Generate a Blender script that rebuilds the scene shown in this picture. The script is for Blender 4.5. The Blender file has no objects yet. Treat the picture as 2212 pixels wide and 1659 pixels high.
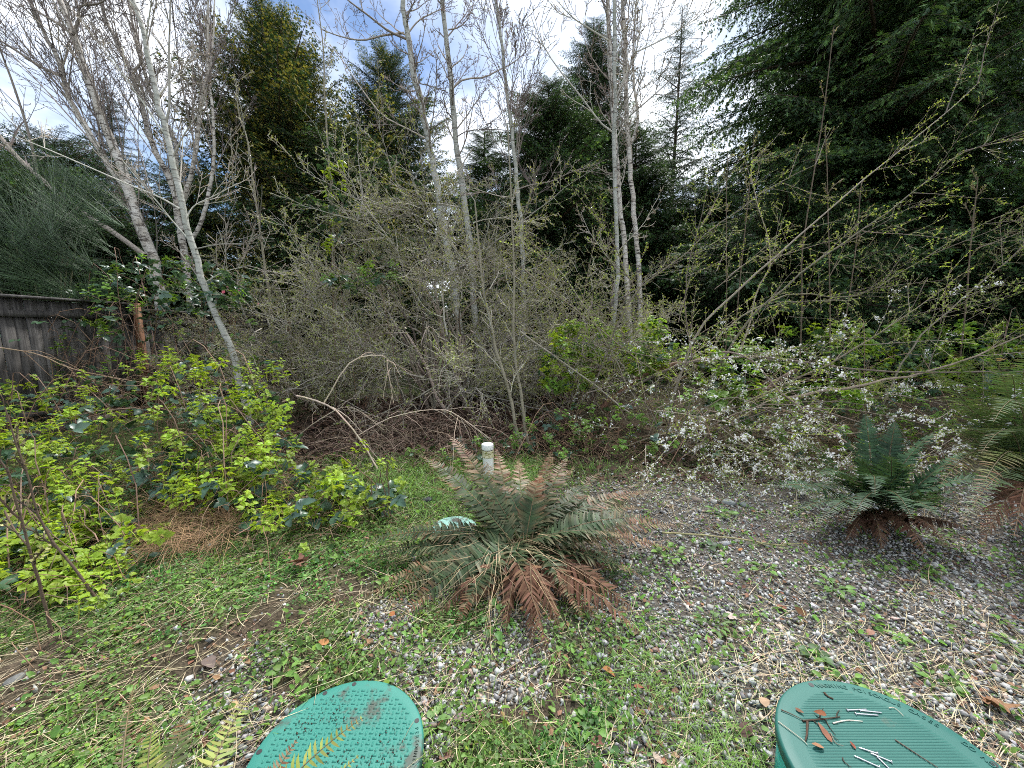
import bpy, math, random
import numpy as np
from mathutils import Vector, Matrix

# ------------------------------------------------------------------ scene, camera, sky, sun, exposure
scene = bpy.context.scene
col = scene.collection
CAM_H, PITCH, F, CX, CY = 1.5, math.radians(8.0), 834.0, 1106.0, 829.5
cd_ = bpy.data.cameras.new('camera'); cam = bpy.data.objects.new('camera', cd_); col.objects.link(cam)
cd_.sensor_width = 36.0; cd_.lens = F / 2212.0 * 36.0; cd_.clip_start = 0.02; cd_.clip_end = 2000
cam.location = (0, 0, CAM_H); cam.rotation_euler = (math.radians(90) - PITCH, 0, 0)
scene.camera = cam

SUN_EL, SUN_AZ = math.radians(56), math.radians(18)      # azimuth from +Y towards +X
world = bpy.data.worlds.new('World'); scene.world = world; world.use_nodes = True
nt = world.node_tree; nt.nodes.clear()
def wn(t, **k):
    n = nt.nodes.new(t)
    for a, b in k.items(): setattr(n, a, b)
    return n
wo = wn('ShaderNodeOutputWorld'); bg = wn('ShaderNodeBackground'); bg.inputs['Strength'].default_value = 0.08
sky = wn('ShaderNodeTexSky', sky_type='NISHITA', sun_disc=False, sun_elevation=SUN_EL, sun_rotation=SUN_AZ)
sky.air_density = 1.0; sky.dust_density = 0.3; sky.ozone_density = 4.0
tc = wn('ShaderNodeTexCoord'); sp = wn('ShaderNodeSeparateXYZ'); nt.links.new(tc.outputs['Generated'], sp.inputs[0])
mz = wn('ShaderNodeMath', operation='MAXIMUM'); nt.links.new(sp.outputs[2], mz.inputs[0]); mz.inputs[1].default_value = 0.0
az = wn('ShaderNodeMath', operation='ADD'); nt.links.new(mz.outputs[0], az.inputs[0]); az.inputs[1].default_value = 0.28
dx = wn('ShaderNodeMath', operation='DIVIDE'); nt.links.new(sp.outputs[0], dx.inputs[0]); nt.links.new(az.outputs[0], dx.inputs[1])
dy = wn('ShaderNodeMath', operation='DIVIDE'); nt.links.new(sp.outputs[1], dy.inputs[0]); nt.links.new(az.outputs[0], dy.inputs[1])
cb = wn('ShaderNodeCombineXYZ'); nt.links.new(dx.outputs[0], cb.inputs[0]); nt.links.new(dy.outputs[0], cb.inputs[1]); cb.inputs[2].default_value = 13.0
nz = wn('ShaderNodeTexNoise'); nz.inputs['Scale'].default_value = 0.95; nz.inputs['Detail'].default_value = 7; nz.inputs['Roughness'].default_value = 0.55
nt.links.new(cb.outputs[0], nz.inputs['Vector'])
rp = wn('ShaderNodeValToRGB'); rp.color_ramp.elements[0].position = 0.35; rp.color_ramp.elements[1].position = 0.52
nt.links.new(nz.outputs['Fac'], rp.inputs[0])
nz2 = wn('ShaderNodeTexNoise'); nz2.inputs['Scale'].default_value = 2.2; nz2.inputs['Detail'].default_value = 6
nt.links.new(cb.outputs[0], nz2.inputs['Vector'])
rp2 = wn('ShaderNodeValToRGB'); rp2.color_ramp.elements[0].position = 0.3; rp2.color_ramp.elements[1].position = 0.6
rp2.color_ramp.elements[0].color = (5.2, 6.2, 7.8, 1); rp2.color_ramp.elements[1].color = (11.5, 11.8, 12.2, 1)
nt.links.new(nz2.outputs['Fac'], rp2.inputs[0])
mx = wn('ShaderNodeMix', data_type='RGBA'); nt.links.new(rp.outputs[0], mx.inputs[0]); nt.links.new(sky.outputs[0], mx.inputs[6]); nt.links.new(rp2.outputs[0], mx.inputs[7])
nt.links.new(mx.outputs[2], bg.inputs['Color']); nt.links.new(bg.outputs[0], wo.inputs['Surface'])

sd = bpy.data.lights.new('sun', 'SUN'); sd.energy = 3.1; sd.angle = math.radians(9); sd.color = (1.0, 0.98, 0.95)
sun = bpy.data.objects.new('sun', sd); col.objects.link(sun)
_dirv = Vector((math.sin(SUN_AZ) * math.cos(SUN_EL), math.cos(SUN_AZ) * math.cos(SUN_EL), math.sin(SUN_EL)))
sun.rotation_euler = _dirv.to_track_quat('Z', 'Y').to_euler(); sun.location = (0, 0, 30)

vs = scene.view_settings; vs.view_transform = 'Standard'; vs.look = 'None'; vs.gamma = 1.0; vs.exposure = 1.1; vs.use_curve_mapping = False
cy = scene.cycles; cy.max_bounces = 4; cy.diffuse_bounces = 2; cy.glossy_bounces = 2; cy.transmission_bounces = 3; cy.transparent_max_bounces = 4
cy.filter_width = 1.0; cy.use_denoising = False; cy.use_adaptive_sampling = True; cy.adaptive_threshold = 0.03; cy.caustics_reflective = False; cy.caustics_refractive = False

# ------------------------------------------------------------------ helpers
CP, SP = math.cos(PITCH), math.sin(PITCH)
def ray(px, py):
    a = (px - CX) / F; b = (CY - py) / F
    return np.array([a, CP + b * SP, -SP + b * CP])
def P(px, py, Y):                                   # the point seen at a photo position, Y metres ahead
    d = ray(px, py); return np.array([0, 0, CAM_H]) + d * (Y / d[1])
def G(px, py, h=0.0):                               # the ground point seen at a photo position
    d = ray(px, py); return np.array([0, 0, CAM_H]) + d * ((h - CAM_H) / d[2])
def gz(x, y):
    x = np.asarray(x, float); y = np.asarray(y, float)
    z = 0.018 * np.sin(2.1 * x + 0.6) * np.sin(1.7 * y + 1.1) + 0.012 * np.sin(4.3 * x - 1.2 * y) + 0.008 * np.sin(7.1 * y + 3.3 * x)
    z = z + 0.10 * np.exp(-((x - 0.07) ** 2 + (y - 2.35) ** 2) / 0.22)
    far = np.clip((np.hypot(x, y) - 14) / 30, 0, 1)
    return z + far * 0.25 * np.sin(0.21 * x) * np.sin(0.17 * y)
def nrm(v): return v / np.maximum(np.linalg.norm(v, axis=-1, keepdims=True), 1e-9)
RNG = np.random.default_rng

class Acc:
    def __init__(s): s.V = []; s.Q = []; s.T = []; s.C = []; s.n = 0
    def add(s, V, C, Q=None, T=None, a=0.0):
        V = np.asarray(V, float).reshape(-1, 3); C = np.asarray(C, float)
        if C.ndim == 1: C = np.broadcast_to(C, (len(V), len(C)))
        if C.shape[1] == 3: C = np.concatenate([C, np.full((len(C), 1), a)], 1)
        s.V.append(V); s.C.append(C)
        if Q is not None and len(Q): s.Q.append(np.asarray(Q, int).reshape(-1, 4) + s.n)
        if T is not None and len(T): s.T.append(np.asarray(T, int).reshape(-1, 3) + s.n)
        s.n += len(V)
    def mesh(s, name, mats, off=(0, 0, 0), smooth=False):
        me = bpy.data.meshes.new(name)
        V = np.concatenate(s.V) - np.asarray(off, float); C = np.concatenate(s.C)
        Q = np.concatenate(s.Q) if s.Q else np.zeros((0, 4), int); T = np.concatenate(s.T) if s.T else np.zeros((0, 3), int)
        me.vertices.add(len(V)); me.vertices.foreach_set('co', V.astype(np.float32).ravel())
        nl = Q.size + T.size; me.loops.add(nl); me.polygons.add(len(Q) + len(T))
        me.loops.foreach_set('vertex_index', np.concatenate([Q.ravel(), T.ravel()]).astype(np.int32))
        st = np.concatenate([np.arange(len(Q)) * 4, Q.size + np.arange(len(T)) * 3]).astype(np.int32)
        me.polygons.foreach_set('loop_start', st)
        me.update(calc_edges=True)
        at = me.color_attributes.new('Col', 'FLOAT_COLOR', 'POINT'); at.data.foreach_set('color', C.astype(np.float32).ravel())
        if smooth: me.polygons.foreach_set('use_smooth', np.ones(len(me.polygons), bool))
        for m in (mats if isinstance(mats, (list, tuple)) else [mats]): me.materials.append(m)
        return me

def tubes(acc, PT, R, sides=4, C=(.3, .3, .3), a=0.0):         # PT (n,k,3) R (n,k): n tapering tubes
    PT = np.asarray(PT, float); R = np.asarray(R, float)
    if PT.ndim == 2: PT = PT[None]; R = R[None]
    n, k, _ = PT.shape
    if n == 0: return
    T = nrm(np.gradient(PT, axis=1)); m = nrm(T.mean(1))
    ref = np.where(np.abs(m[:, 2:3]) > 0.8, np.array([[1., 0.2, 0]]), np.array([[0.1, 0, 1.]]))[:, None, :]
    U = nrm(np.cross(T, ref)); W = np.cross(T, U)
    an = np.arange(sides) * 2 * math.pi / sides
    V = PT[:, :, None] + R[:, :, None, None] * (np.cos(an)[:, None] * U[:, :, None] + np.sin(an)[:, None] * W[:, :, None])
    i = (np.arange(n) * k * sides)[:, None, None]; j = (np.arange(k - 1) * sides)[None, :, None]; s0 = np.arange(sides)[None, None]; s1 = (s0 + 1) % sides
    Q = np.stack([i + j + s0, i + j + s1, i + j + sides + s1, i + j + sides + s0], -1)
    C = np.asarray(C, float)
    if C.ndim == 1: CC = np.broadcast_to(C, (n, k, sides, 3))
    elif C.ndim == 2: CC = np.broadcast_to(C[:, None, None], (n, k, sides, 3))
    else: CC = np.broadcast_to(C[:, :, None], (n, k, sides, 3))
    acc.add(V.reshape(-1, 3), CC.reshape(-1, 3), Q=Q.reshape(-1, 4), a=a)

def blades(acc, B, D, N, L, W, C, a=1.0, mid=0.45):            # n flat pointed leaves: base, direction, side vector
    B = np.asarray(B, float); n = len(B)
    if n == 0: return
    D = nrm(np.asarray(D, float)); S = nrm(np.cross(D, np.asarray(N, float)))
    L = np.broadcast_to(L, (n,))[:, None]; W = np.broadcast_to(W, (n,))[:, None]
    V = np.stack([B, B + D * L * mid + S * W / 2, B + D * L, B + D * L * mid - S * W / 2], 1)
    Q = (np.arange(n) * 4)[:, None] + np.arange(4)
    C = np.broadcast_to(np.asarray(C, float), (n, 3)); acc.add(V.reshape(-1, 3), np.repeat(C, 4, 0), Q=Q, a=a)

def copies(acc, TV, TQ, TT, M, loc, C, a=1.0, TC=None):        # n transformed copies of a template into one mesh
    n = len(loc); m = len(TV)
    V = np.einsum('nij,mj->nmi', M, TV) + loc[:, None]
    Q = (np.arange(n) * m)[:, None, None] + TQ[None] if TQ is not None and len(TQ) else None
    T = (np.arange(n) * m)[:, None, None] + TT[None] if TT is not None and len(TT) else None
    CC = np.repeat(np.broadcast_to(C, (n, 3)), m, 0)
    if TC is not None: CC = CC * np.tile(TC, n)[:, None]
    acc.add(V.reshape(-1, 3), CC, Q=None if Q is None else Q.reshape(-1, 4), T=None if T is None else T.reshape(-1, 3), a=a)

def rotz(n, rng, tilt=0.3):
    th = rng.uniform(0, 2 * math.pi, n); a = rng.normal(0, tilt, n); b = rng.normal(0, tilt, n)
    c, s = np.cos(th), np.sin(th); o, l = np.zeros(n), np.ones(n)
    Rz = np.stack([np.stack([c, -s, o], -1), np.stack([s, c, o], -1), np.stack([o, o, l], -1)], 1)
    ca, sa, cb_, sb = np.cos(a), np.sin(a), np.cos(b), np.sin(b)
    Rx = np.stack([np.stack([l, o, o], -1), np.stack([o, ca, -sa], -1), np.stack([o, sa, ca], -1)], 1)
    Ry = np.stack([np.stack([cb_, o, sb], -1), np.stack([o, l, o], -1), np.stack([-sb, o, cb_], -1)], 1)
    return Rz @ Rx @ Ry
def vary(rng, n, c, v=0.2, h=0.06):
    c = np.asarray(c, float); return np.clip(c * rng.uniform(1 - v, 1 + v, (n, 1)) * rng.uniform(1 - h, 1 + h, (n, 3)), 0.002, 0.95)
def spline(pts, k):
    pts = np.asarray(pts, float); n = len(pts); t = np.linspace(0, n - 1, k); i = np.minimum(t.astype(int), n - 2); u = (t - i)[:, None]
    g = lambda j: pts[np.clip(j, 0, n - 1)]
    p0, p1, p2, p3 = g(i - 1), g(i), g(i + 1), g(i + 2)
    return 0.5 * ((2 * p1) + (-p0 + p2) * u + (2 * p0 - 5 * p1 + 4 * p2 - p3) * u ** 2 + (-p0 + 3 * p1 - 3 * p2 + p3) * u ** 3)

BASE = {}
def tag(o, label, cat, group=None, kind=None):
    if label: o['label'] = label
    if cat: o['category'] = cat
    if group: o['group'] = group
    if kind: o['kind'] = kind
    return o
def thing(name, label, cat, base, group=None):
    o = bpy.data.objects.new(name, None); col.objects.link(o); o.location = base; o.empty_display_size = 0.05
    BASE[o] = np.asarray(base, float); return tag(o, label, cat, group)
def part(name, acc, mat, parent, smooth=False, kind=None):     # geometry in world space, hung under its thing
    me = acc.mesh(name, mat, BASE[parent], smooth); o = bpy.data.objects.new(name, me); col.objects.link(o); o.parent = parent
    BASE[o] = BASE[parent]
    if kind: o['kind'] = kind
    return o
def inst(name, me, parent, M):                                 # a copy sharing its mesh, M in world space
    o = bpy.data.objects.new(name, me); col.objects.link(o); o.parent = parent
    o.matrix_local = Matrix.Translation(Vector(-BASE[parent])) @ M
    return o
def single(name, acc, mat, base, label, cat, group=None, kind=None, smooth=False):
    me = acc.mesh(name, mat, base, smooth); o = bpy.data.objects.new(name, me); col.objects.link(o); o.location = base
    BASE[o] = np.asarray(base, float); return tag(o, label, cat, group, kind)
def frame(p, d, roll=0.0, s=1.0, upv=(0, 0, 1)):                # local +X along d, local +Z near up
    x = Vector(d).normalized(); u = Vector(upv)
    y = u.cross(x)
    if y.length < 1e-3: y = Vector((0, 1, 0))
    y.normalize(); z = x.cross(y)
    R = Matrix((x, y, z)).transposed() @ Matrix.Rotation(roll, 3, 'X')
    if not hasattr(s, '__len__'): s = (s, s, s)
    return Matrix.Translation(Vector(p)) @ R.to_4x4() @ Matrix.Diagonal((*s, 1))

# ------------------------------------------------------------------ materials
def new_mat(name):
    m = bpy.data.materials.new(name); m.use_nodes = True; t = m.node_tree; t.nodes.clear()
    def n(ty, **k):
        q = t.nodes.new(ty)
        for a, b in k.items(): setattr(q, a, b)
        return q
    out = n('ShaderNodeOutputMaterial'); return m, t, n, out
def plant_mat(name, rough=0.5, trans=0.45, spec=0.35, rnd=0.22, noise=18.0, bump=0.0, nv=0.25, tint=(1.25, 1.15, 0.6)):
    m, t, n, out = new_mat(name); L = t.links.new
    ca = n('ShaderNodeAttribute', attribute_name='Col'); oi = n('ShaderNodeObjectInfo')
    tcn = n('ShaderNodeTexCoord'); nz_ = n('ShaderNodeTexNoise'); nz_.inputs['Scale'].default_value = noise; nz_.inputs['Detail'].default_value = 4
    L(tcn.outputs['Object'], nz_.inputs['Vector'])
    mr = n('ShaderNodeMapRange'); L(oi.outputs['Random'], mr.inputs[0]); mr.inputs[3].default_value = 1 - rnd; mr.inputs[4].default_value = 1 + rnd
    mn = n('ShaderNodeMapRange'); L(nz_.outputs['Fac'], mn.inputs[0]); mn.inputs[1].default_value = 0.25; mn.inputs[2].default_value = 0.75; mn.inputs[3].default_value = 1 - nv; mn.inputs[4].default_value = 1 + nv
    mu = n('ShaderNodeMath', operation='MULTIPLY'); L(mr.outputs[0], mu.inputs[0]); L(mn.outputs[0], mu.inputs[1])
    vm = n('ShaderNodeVectorMath', operation='SCALE'); L(ca.outputs['Color'], vm.inputs[0]); L(mu.outputs[0], vm.inputs['Scale'])
    pb = n('ShaderNodeBsdfPrincipled'); L(vm.outputs[0], pb.inputs['Base Color']); pb.inputs['Roughness'].default_value = rough; pb.inputs['Specular IOR Level'].default_value = spec
    if bump:
        bn = n('ShaderNodeBump'); bn.inputs['Strength'].default_value = bump; bn.inputs['Distance'].default_value = 0.01
        L(nz_.outputs['Fac'], bn.inputs['Height']); L(bn.outputs[0], pb.inputs['Normal'])
    if trans > 0:
        tr = n('ShaderNodeBsdfTranslucent'); tm = n('ShaderNodeVectorMath', operation='MULTIPLY'); L(vm.outputs[0], tm.inputs[0]); tm.inputs[1].default_value = tint; L(tm.outputs[0], tr.inputs['Color'])
        mm = n('ShaderNodeMath', operation='MULTIPLY'); L(ca.outputs['Alpha'], mm.inputs[0]); mm.inputs[1].default_value = trans
        ms = n('ShaderNodeMixShader'); L(mm.outputs[0], ms.inputs[0]); L(pb.outputs[0], ms.inputs[1]); L(tr.outputs[0], ms.inputs[2]); L(ms.outputs[0], out.inputs['Surface'])
    else: L(pb.outputs[0], out.inputs['Surface'])
    return m
M_PLANT = plant_mat('plant'); M_GLOSS = plant_mat('glossy_leaf', rough=0.38, trans=0.3, spec=0.5)
M_NEEDLE = plant_mat('conifer_foliage', rough=0.55, trans=0.25, spec=0.3, rnd=0.3, noise=1.2)
M_DRY = plant_mat('dry_matter', rough=0.8, trans=0.2, spec=0.15, noise=40)
M_STONE = plant_mat('stone', rough=0.75, trans=0, spec=0.3, rnd=0.1, noise=60, bump=0.5)
M_PETAL = plant_mat('petal', rough=0.6, trans=0.4, spec=0.2, rnd=0.05, nv=0.05, tint=(1, 1, 1))
M_FERN = plant_mat('fern_leaf', rough=0.5, trans=0.28, spec=0.22, noise=9, nv=0.35)
M_TWIG = plant_mat('twig_bark', rough=0.75, trans=0.45, spec=0.25, rnd=0.42, noise=30)

def bark_mat(name, base, dark, scale=(9, 9, 26), thr=0.6, warm=None, bump=0.4):
    m, t, n, out = new_mat(name); L = t.links.new
    tcn = n('ShaderNodeTexCoord'); mp = n('ShaderNodeMapping'); L(tcn.outputs['Object'], mp.inputs[0]); mp.inputs['Scale'].default_value = scale
    n1 = n('ShaderNodeTexNoise'); n1.inputs['Scale'].default_value = 1.0; n1.inputs['Detail'].default_value = 5; n1.inputs['Roughness'].default_value = 0.65; L(mp.outputs[0], n1.inputs['Vector'])
    r1 = n('ShaderNodeValToRGB'); r1.color_ramp.elements[0].position = thr - 0.06; r1.color_ramp.elements[1].position = thr + 0.05; L(n1.outputs['Fac'], r1.inputs[0])
    n2 = n('ShaderNodeTexNoise'); n2.inputs['Scale'].default_value = 5; n2.inputs['Detail'].default_value = 4; L(tcn.outputs['Object'], n2.inputs['Vector'])
    r2 = n('ShaderNodeValToRGB'); r2.color_ramp.elements[0].position = 0.35; r2.color_ramp.elements[1].position = 0.7
    r2.color_ramp.elements[0].color = (*base, 1); r2.color_ramp.elements[1].color = (*(warm or tuple(c * 0.7 for c in base)), 1); L(n2.outputs['Fac'], r2.inputs[0])
    mxx = n('ShaderNodeMix', data_type='RGBA'); L(r1.outputs[0], mxx.inputs[0]); L(r2.outputs[0], mxx.inputs[6]); mxx.inputs[7].default_value = (*dark, 1)
    pb = n('ShaderNodeBsdfPrincipled'); L(mxx.outputs[2], pb.inputs['Base Color']); pb.inputs['Roughness'].default_value = 0.75; pb.inputs['Specular IOR Level'].default_value = 0.25
    bn = n('ShaderNodeBump'); bn.inputs['Strength'].default_value = bump; bn.inputs['Distance'].default_value = 0.02; L(n1.outputs['Fac'], bn.inputs['Height']); L(bn.outputs[0], pb.inputs['Normal'])
    L(pb.outputs[0], out.inputs['Surface']); return m
M_BIRCH = bark_mat('birch_bark', (0.64, 0.61, 0.56), (0.075, 0.06, 0.05), (6, 6, 20), 0.565, (0.46, 0.41, 0.34))
M_ALDER = bark_mat('smooth_grey_bark', (0.46, 0.46, 0.42), (0.15, 0.14, 0.12), (5, 5, 26), 0.585, (0.33, 0.34, 0.29), 0.35)
M_GREYSTEM = bark_mat('sapling_bark', (0.30, 0.27, 0.20), (0.12, 0.10, 0.07), (12, 12, 40), 0.6, (0.22, 0.20, 0.14), 0.2)
M_DARKSTEM = bark_mat('dark_shoot_bark', (0.09, 0.06, 0.045), (0.04, 0.03, 0.02), (20, 20, 40), 0.6, (0.12, 0.09, 0.06), 0.2)
M_CONBARK = bark_mat('conifer_bark', (0.12, 0.085, 0.06), (0.05, 0.035, 0.028), (12, 12, 2), 0.5, (0.16, 0.11, 0.08), 0.8)

def wood_mat(name, c1, c2, c3):
    m, t, n, out = new_mat(name); L = t.links.new
    tcn = n('ShaderNodeTexCoord'); oi = n('ShaderNodeObjectInfo'); ad = n('ShaderNodeVectorMath', operation='ADD')
    sc = n('ShaderNodeVectorMath', operation='SCALE'); cbn = n('ShaderNodeCombineXYZ'); L(oi.outputs['Random'], cbn.inputs[1]); L(oi.outputs['Random'], cbn.inputs[2])
    L(cbn.outputs[0], sc.inputs[0]); sc.inputs['Scale'].default_value = 37.0; L(tcn.outputs['Object'], ad.inputs[0]); L(sc.outputs[0], ad.inputs[1])
    mp = n('ShaderNodeMapping'); L(ad.outputs[0], mp.inputs[0]); mp.inputs['Scale'].default_value = (40, 40, 2.2)
    n1 = n('ShaderNodeTexNoise'); n1.inputs['Scale'].default_value = 1; n1.inputs['Detail'].default_value = 7; n1.inputs['Distortion'].default_value = 0.6; L(mp.outputs[0], n1.inputs['Vector'])
    r = n('ShaderNodeValToRGB'); e = r.color_ramp.elements; e[0].position = 0.3; e[0].color = (*c1, 1); e[1].position = 0.7; e[1].color = (*c3, 1); q = e.new(0.5); q.color = (*c2, 1); L(n1.outputs['Fac'], r.inputs[0])
    n2 = n('ShaderNodeTexNoise'); n2.inputs['Scale'].default_value = 2.5; n2.inputs['Detail'].default_value = 5; L(ad.outputs[0], n2.inputs['Vector'])
    mr = n('ShaderNodeMapRange'); L(n2.outputs['Fac'], mr.inputs[0]); mr.inputs[1].default_value = .3; mr.inputs[2].default_value = .7; mr.inputs[3].default_value = .6; mr.inputs[4].default_value = 1.2
    mo = n('ShaderNodeMapRange'); L(oi.outputs['Random'], mo.inputs[0]); mo.inputs[3].default_value = .75; mo.inputs[4].default_value = 1.2
    mu = n('ShaderNodeMath', operation='MULTIPLY'); L(mr.outputs[0], mu.inputs[0]); L(mo.outputs[0], mu.inputs[1])
    vm = n('ShaderNodeVectorMath', operation='SCALE'); L(r.outputs[0], vm.inputs[0]); L(mu.outputs[0], vm.inputs['Scale'])
    pb = n('ShaderNodeBsdfPrincipled'); L(vm.outputs[0], pb.inputs['Base Color']); pb.inputs['Roughness'].default_value = 0.8; pb.inputs['Specular IOR Level'].default_value = 0.2
    bn = n('ShaderNodeBump'); bn.inputs['Strength'].default_value = 0.4; bn.inputs['Distance'].default_value = 0.006; L(n1.outputs['Fac'], bn.inputs['Height']); L(bn.outputs[0], pb.inputs['Normal'])
    L(pb.outputs[0], out.inputs['Surface']); return m
M_FENCE = wood_mat('weathered_fence_wood_shaded', (0.045, 0.042, 0.040), (0.088, 0.082, 0.077), (0.145, 0.136, 0.128))  # weathered grey, with the shade on the fence darkened into the colour
M_POST = wood_mat('cedar_post_wood', (0.10, 0.045, 0.025), (0.17, 0.08, 0.042), (0.24, 0.13, 0.075))

def plastic_mat(name, c, dirt, rough=0.45, dscale=6.0, thr=0.62, dirt2=None):
    m, t, n, out = new_mat(name); L = t.links.new
    tcn = n('ShaderNodeTexCoord')
    n1 = n('ShaderNodeTexNoise'); n1.inputs['Scale'].default_value = dscale; n1.inputs['Detail'].default_value = 8; n1.inputs['Roughness'].default_value = 0.7; L(tcn.outputs['Object'], n1.inputs['Vector'])
    r1 = n('ShaderNodeValToRGB'); r1.color_ramp.elements[0].position = thr; r1.color_ramp.elements[1].position = thr + 0.08; L(n1.outputs['Fac'], r1.inputs[0])
    n2 = n('ShaderNodeTexNoise'); n2.inputs['Scale'].default_value = 2.3; n2.inputs['Detail'].default_value = 5; L(tcn.outputs['Object'], n2.inputs['Vector'])
    r2 = n('ShaderNodeValToRGB'); r2.color_ramp.elements[0].position = 0.3; r2.color_ramp.elements[1].position = 0.75; r2.color_ramp.elements[0].color = (*c, 1); r2.color_ramp.elements[1].color = (*(dirt2 or tuple(min(1, x * 1.25 + .03) for x in c)), 1); L(n2.outputs['Fac'], r2.inputs[0])
    mxx = n('ShaderNodeMix', data_type='RGBA'); L(r1.outputs[0], mxx.inputs[0]); L(r2.outputs[0], mxx.inputs[6]); mxx.inputs[7].default_value = (*dirt, 1)
    mrr = n('ShaderNodeMapRange'); L(n2.outputs['Fac'], mrr.inputs[0]); mrr.inputs[3].default_value = rough - .12; mrr.inputs[4].default_value = rough + .2
    pb = n('ShaderNodeBsdfPrincipled'); L(mxx.outputs[2], pb.inputs['Base Color']); L(mrr.outputs[0], pb.inputs['Roughness']); pb.inputs['Specular IOR Level'].default_value = 0.4
    n3 = n('ShaderNodeTexNoise'); n3.inputs['Scale'].default_value = 300; L(tcn.outputs['Object'], n3.inputs['Vector'])
    bn = n('ShaderNodeBump'); bn.inputs['Strength'].default_value = 0.15; bn.inputs['Distance'].default_value = 0.002; L(n3.outputs['Fac'], bn.inputs['Height']); L(bn.outputs[0], pb.inputs['Normal'])
    L(pb.outputs[0], out.inputs['Surface']); return m
M_LID_L = plastic_mat('green_plastic_worn', (0.014, 0.165, 0.128), (0.055, 0.075, 0.058), 0.55, 6, 0.56, (0.05, 0.21, 0.165))
M_LID_R = plastic_mat('green_plastic_clean', (0.012, 0.10, 0.082), (0.06, 0.115, 0.09), 0.55, 8, 0.60, (0.035, 0.135, 0.11))
M_RISER = plastic_mat('riser_plastic', (0.03, 0.42, 0.36), (0.10, 0.12, 0.08), 0.4, 9, 0.62)
M_PALE = plastic_mat('pale_green_plastic', (0.22, 0.44, 0.37), (0.08, 0.068, 0.055), 0.65, 14, 0.50, (0.30, 0.50, 0.43))
M_PVC = plastic_mat('white_pvc', (0.80, 0.80, 0.78), (0.42, 0.40, 0.30), 0.45, 18, 0.63, (0.70, 0.70, 0.66))
M_MOSSPVC = plastic_mat('mossy_pvc', (0.66, 0.62, 0.46), (0.22, 0.20, 0.05), 0.7, 45, 0.5, (0.5, 0.45, 0.22))
M_GAPDARK = plastic_mat('dark_gap_hole', (0.015, 0.015, 0.015), (0.03, 0.03, 0.03))  # black colour stands in for the shade inside the pipe gap and holes
def metal_mat():
    m, t, n, out = new_mat('galvanised_steel'); pb = n('ShaderNodeBsdfPrincipled'); t.links.new(pb.outputs[0], out.inputs['Surface'])
    nz_ = n('ShaderNodeTexNoise'); nz_.inputs['Scale'].default_value = 200; r = n('ShaderNodeValToRGB'); r.color_ramp.elements[0].color = (.35, .36, .38, 1); r.color_ramp.elements[1].color = (.75, .76, .78, 1)
    t.links.new(nz_.outputs['Fac'], r.inputs[0]); t.links.new(r.outputs[0], pb.inputs['Base Color']); pb.inputs['Metallic'].default_value = 0.85; pb.inputs['Roughness'].default_value = 0.35; return m
M_METAL = metal_mat()

def ground_mat():
    m, t, n, out = new_mat('ground_soil'); L = t.links.new
    ca = n('ShaderNodeAttribute', attribute_name='Col'); tcn = n('ShaderNodeTexCoord')
    n1 = n('ShaderNodeTexNoise'); n1.inputs['Scale'].default_value = 22; n1.inputs['Detail'].default_value = 9; n1.inputs['Roughness'].default_value = 0.7; L(tcn.outputs['Object'], n1.inputs['Vector'])
    r1 = n('ShaderNodeValToRGB'); e = r1.color_ramp.elements; e[0].position = 0.3; e[0].color = (.5, .45, .4, 1); e[1].position = 0.72; e[1].color = (1.5, 1.45, 1.4, 1); L(n1.outputs['Fac'], r1.inputs[0])
    vm = n('ShaderNodeVectorMath', operation='MULTIPLY'); L(ca.outputs['Color'], vm.inputs[0]); L(r1.outputs[0], vm.inputs[1])
    vo = n('ShaderNodeTexVoronoi'); vo.inputs['Scale'].default_value = 60; L(tcn.outputs['Object'], vo.inputs['Vector'])
    pb = n('ShaderNodeBsdfPrincipled'); L(vm.outputs[0], pb.inputs['Base Color']); pb.inputs['Roughness'].default_value = 0.95; pb.inputs['Specular IOR Level'].default_value = 0.15
    mu = n('ShaderNodeMath', operation='ADD'); L(n1.outputs['Fac'], mu.inputs[0]); L(vo.outputs['Distance'], mu.inputs[1])
    bn = n('ShaderNodeBump'); bn.inputs['Strength'].default_value = 0.8; bn.inputs['Distance'].default_value = 0.02; L(mu.outputs[0], bn.inputs['Height']); L(bn.outputs[0], pb.inputs['Normal'])
    L(pb.outputs[0], out.inputs['Surface']); return m
M_GROUND = ground_mat()

# ------------------------------------------------------------------ ground
_lat = RNG(5).random((64, 64))
def vnoise(x, y, s=1.0, o=0):
    x = np.asarray(x, float) / s + 17.3 * o + 100; y = np.asarray(y, float) / s + 9.1 * o + 100
    i = np.floor(x).astype(int); j = np.floor(y).astype(int); u = x - i; v = y - j; u = u * u * (3 - 2 * u); v = v * v * (3 - 2 * v)
    g = lambda a, b: _lat[a % 64, b % 64]
    return (g(i, j) * (1 - u) + g(i + 1, j) * u) * (1 - v) + (g(i, j + 1) * (1 - u) + g(i + 1, j + 1) * u) * v
def sst(a, b, x): t = np.clip((np.asarray(x, float) - a) / (b - a), 0, 1); return t * t * (3 - 2 * t)
def gravel_mask(x, y):
    n = vnoise(x, y, 0.55, 1) * 0.6 + vnoise(x, y, 0.2, 2) * 0.4
    m = sst(0.05, 0.75, x) * sst(4.2, 3.0, y) * sst(0.18, 0.42, n + 0.12)
    m2 = sst(0.50, 0.62, vnoise(x, y, 0.32, 3)) * sst(2.6, 1.8, y) * sst(-1.6, -0.9, x) * 0.8
    return np.maximum(m, m2)
def litter_mask(x, y): return sst(4.2, 4.7, y + 0.4 * (vnoise(x, y, .6, 4) - .5)) * sst(9.5, 8.0, y) * sst(-4.5, -2.8, x) * sst(1.6, 0.4, x)
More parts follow.
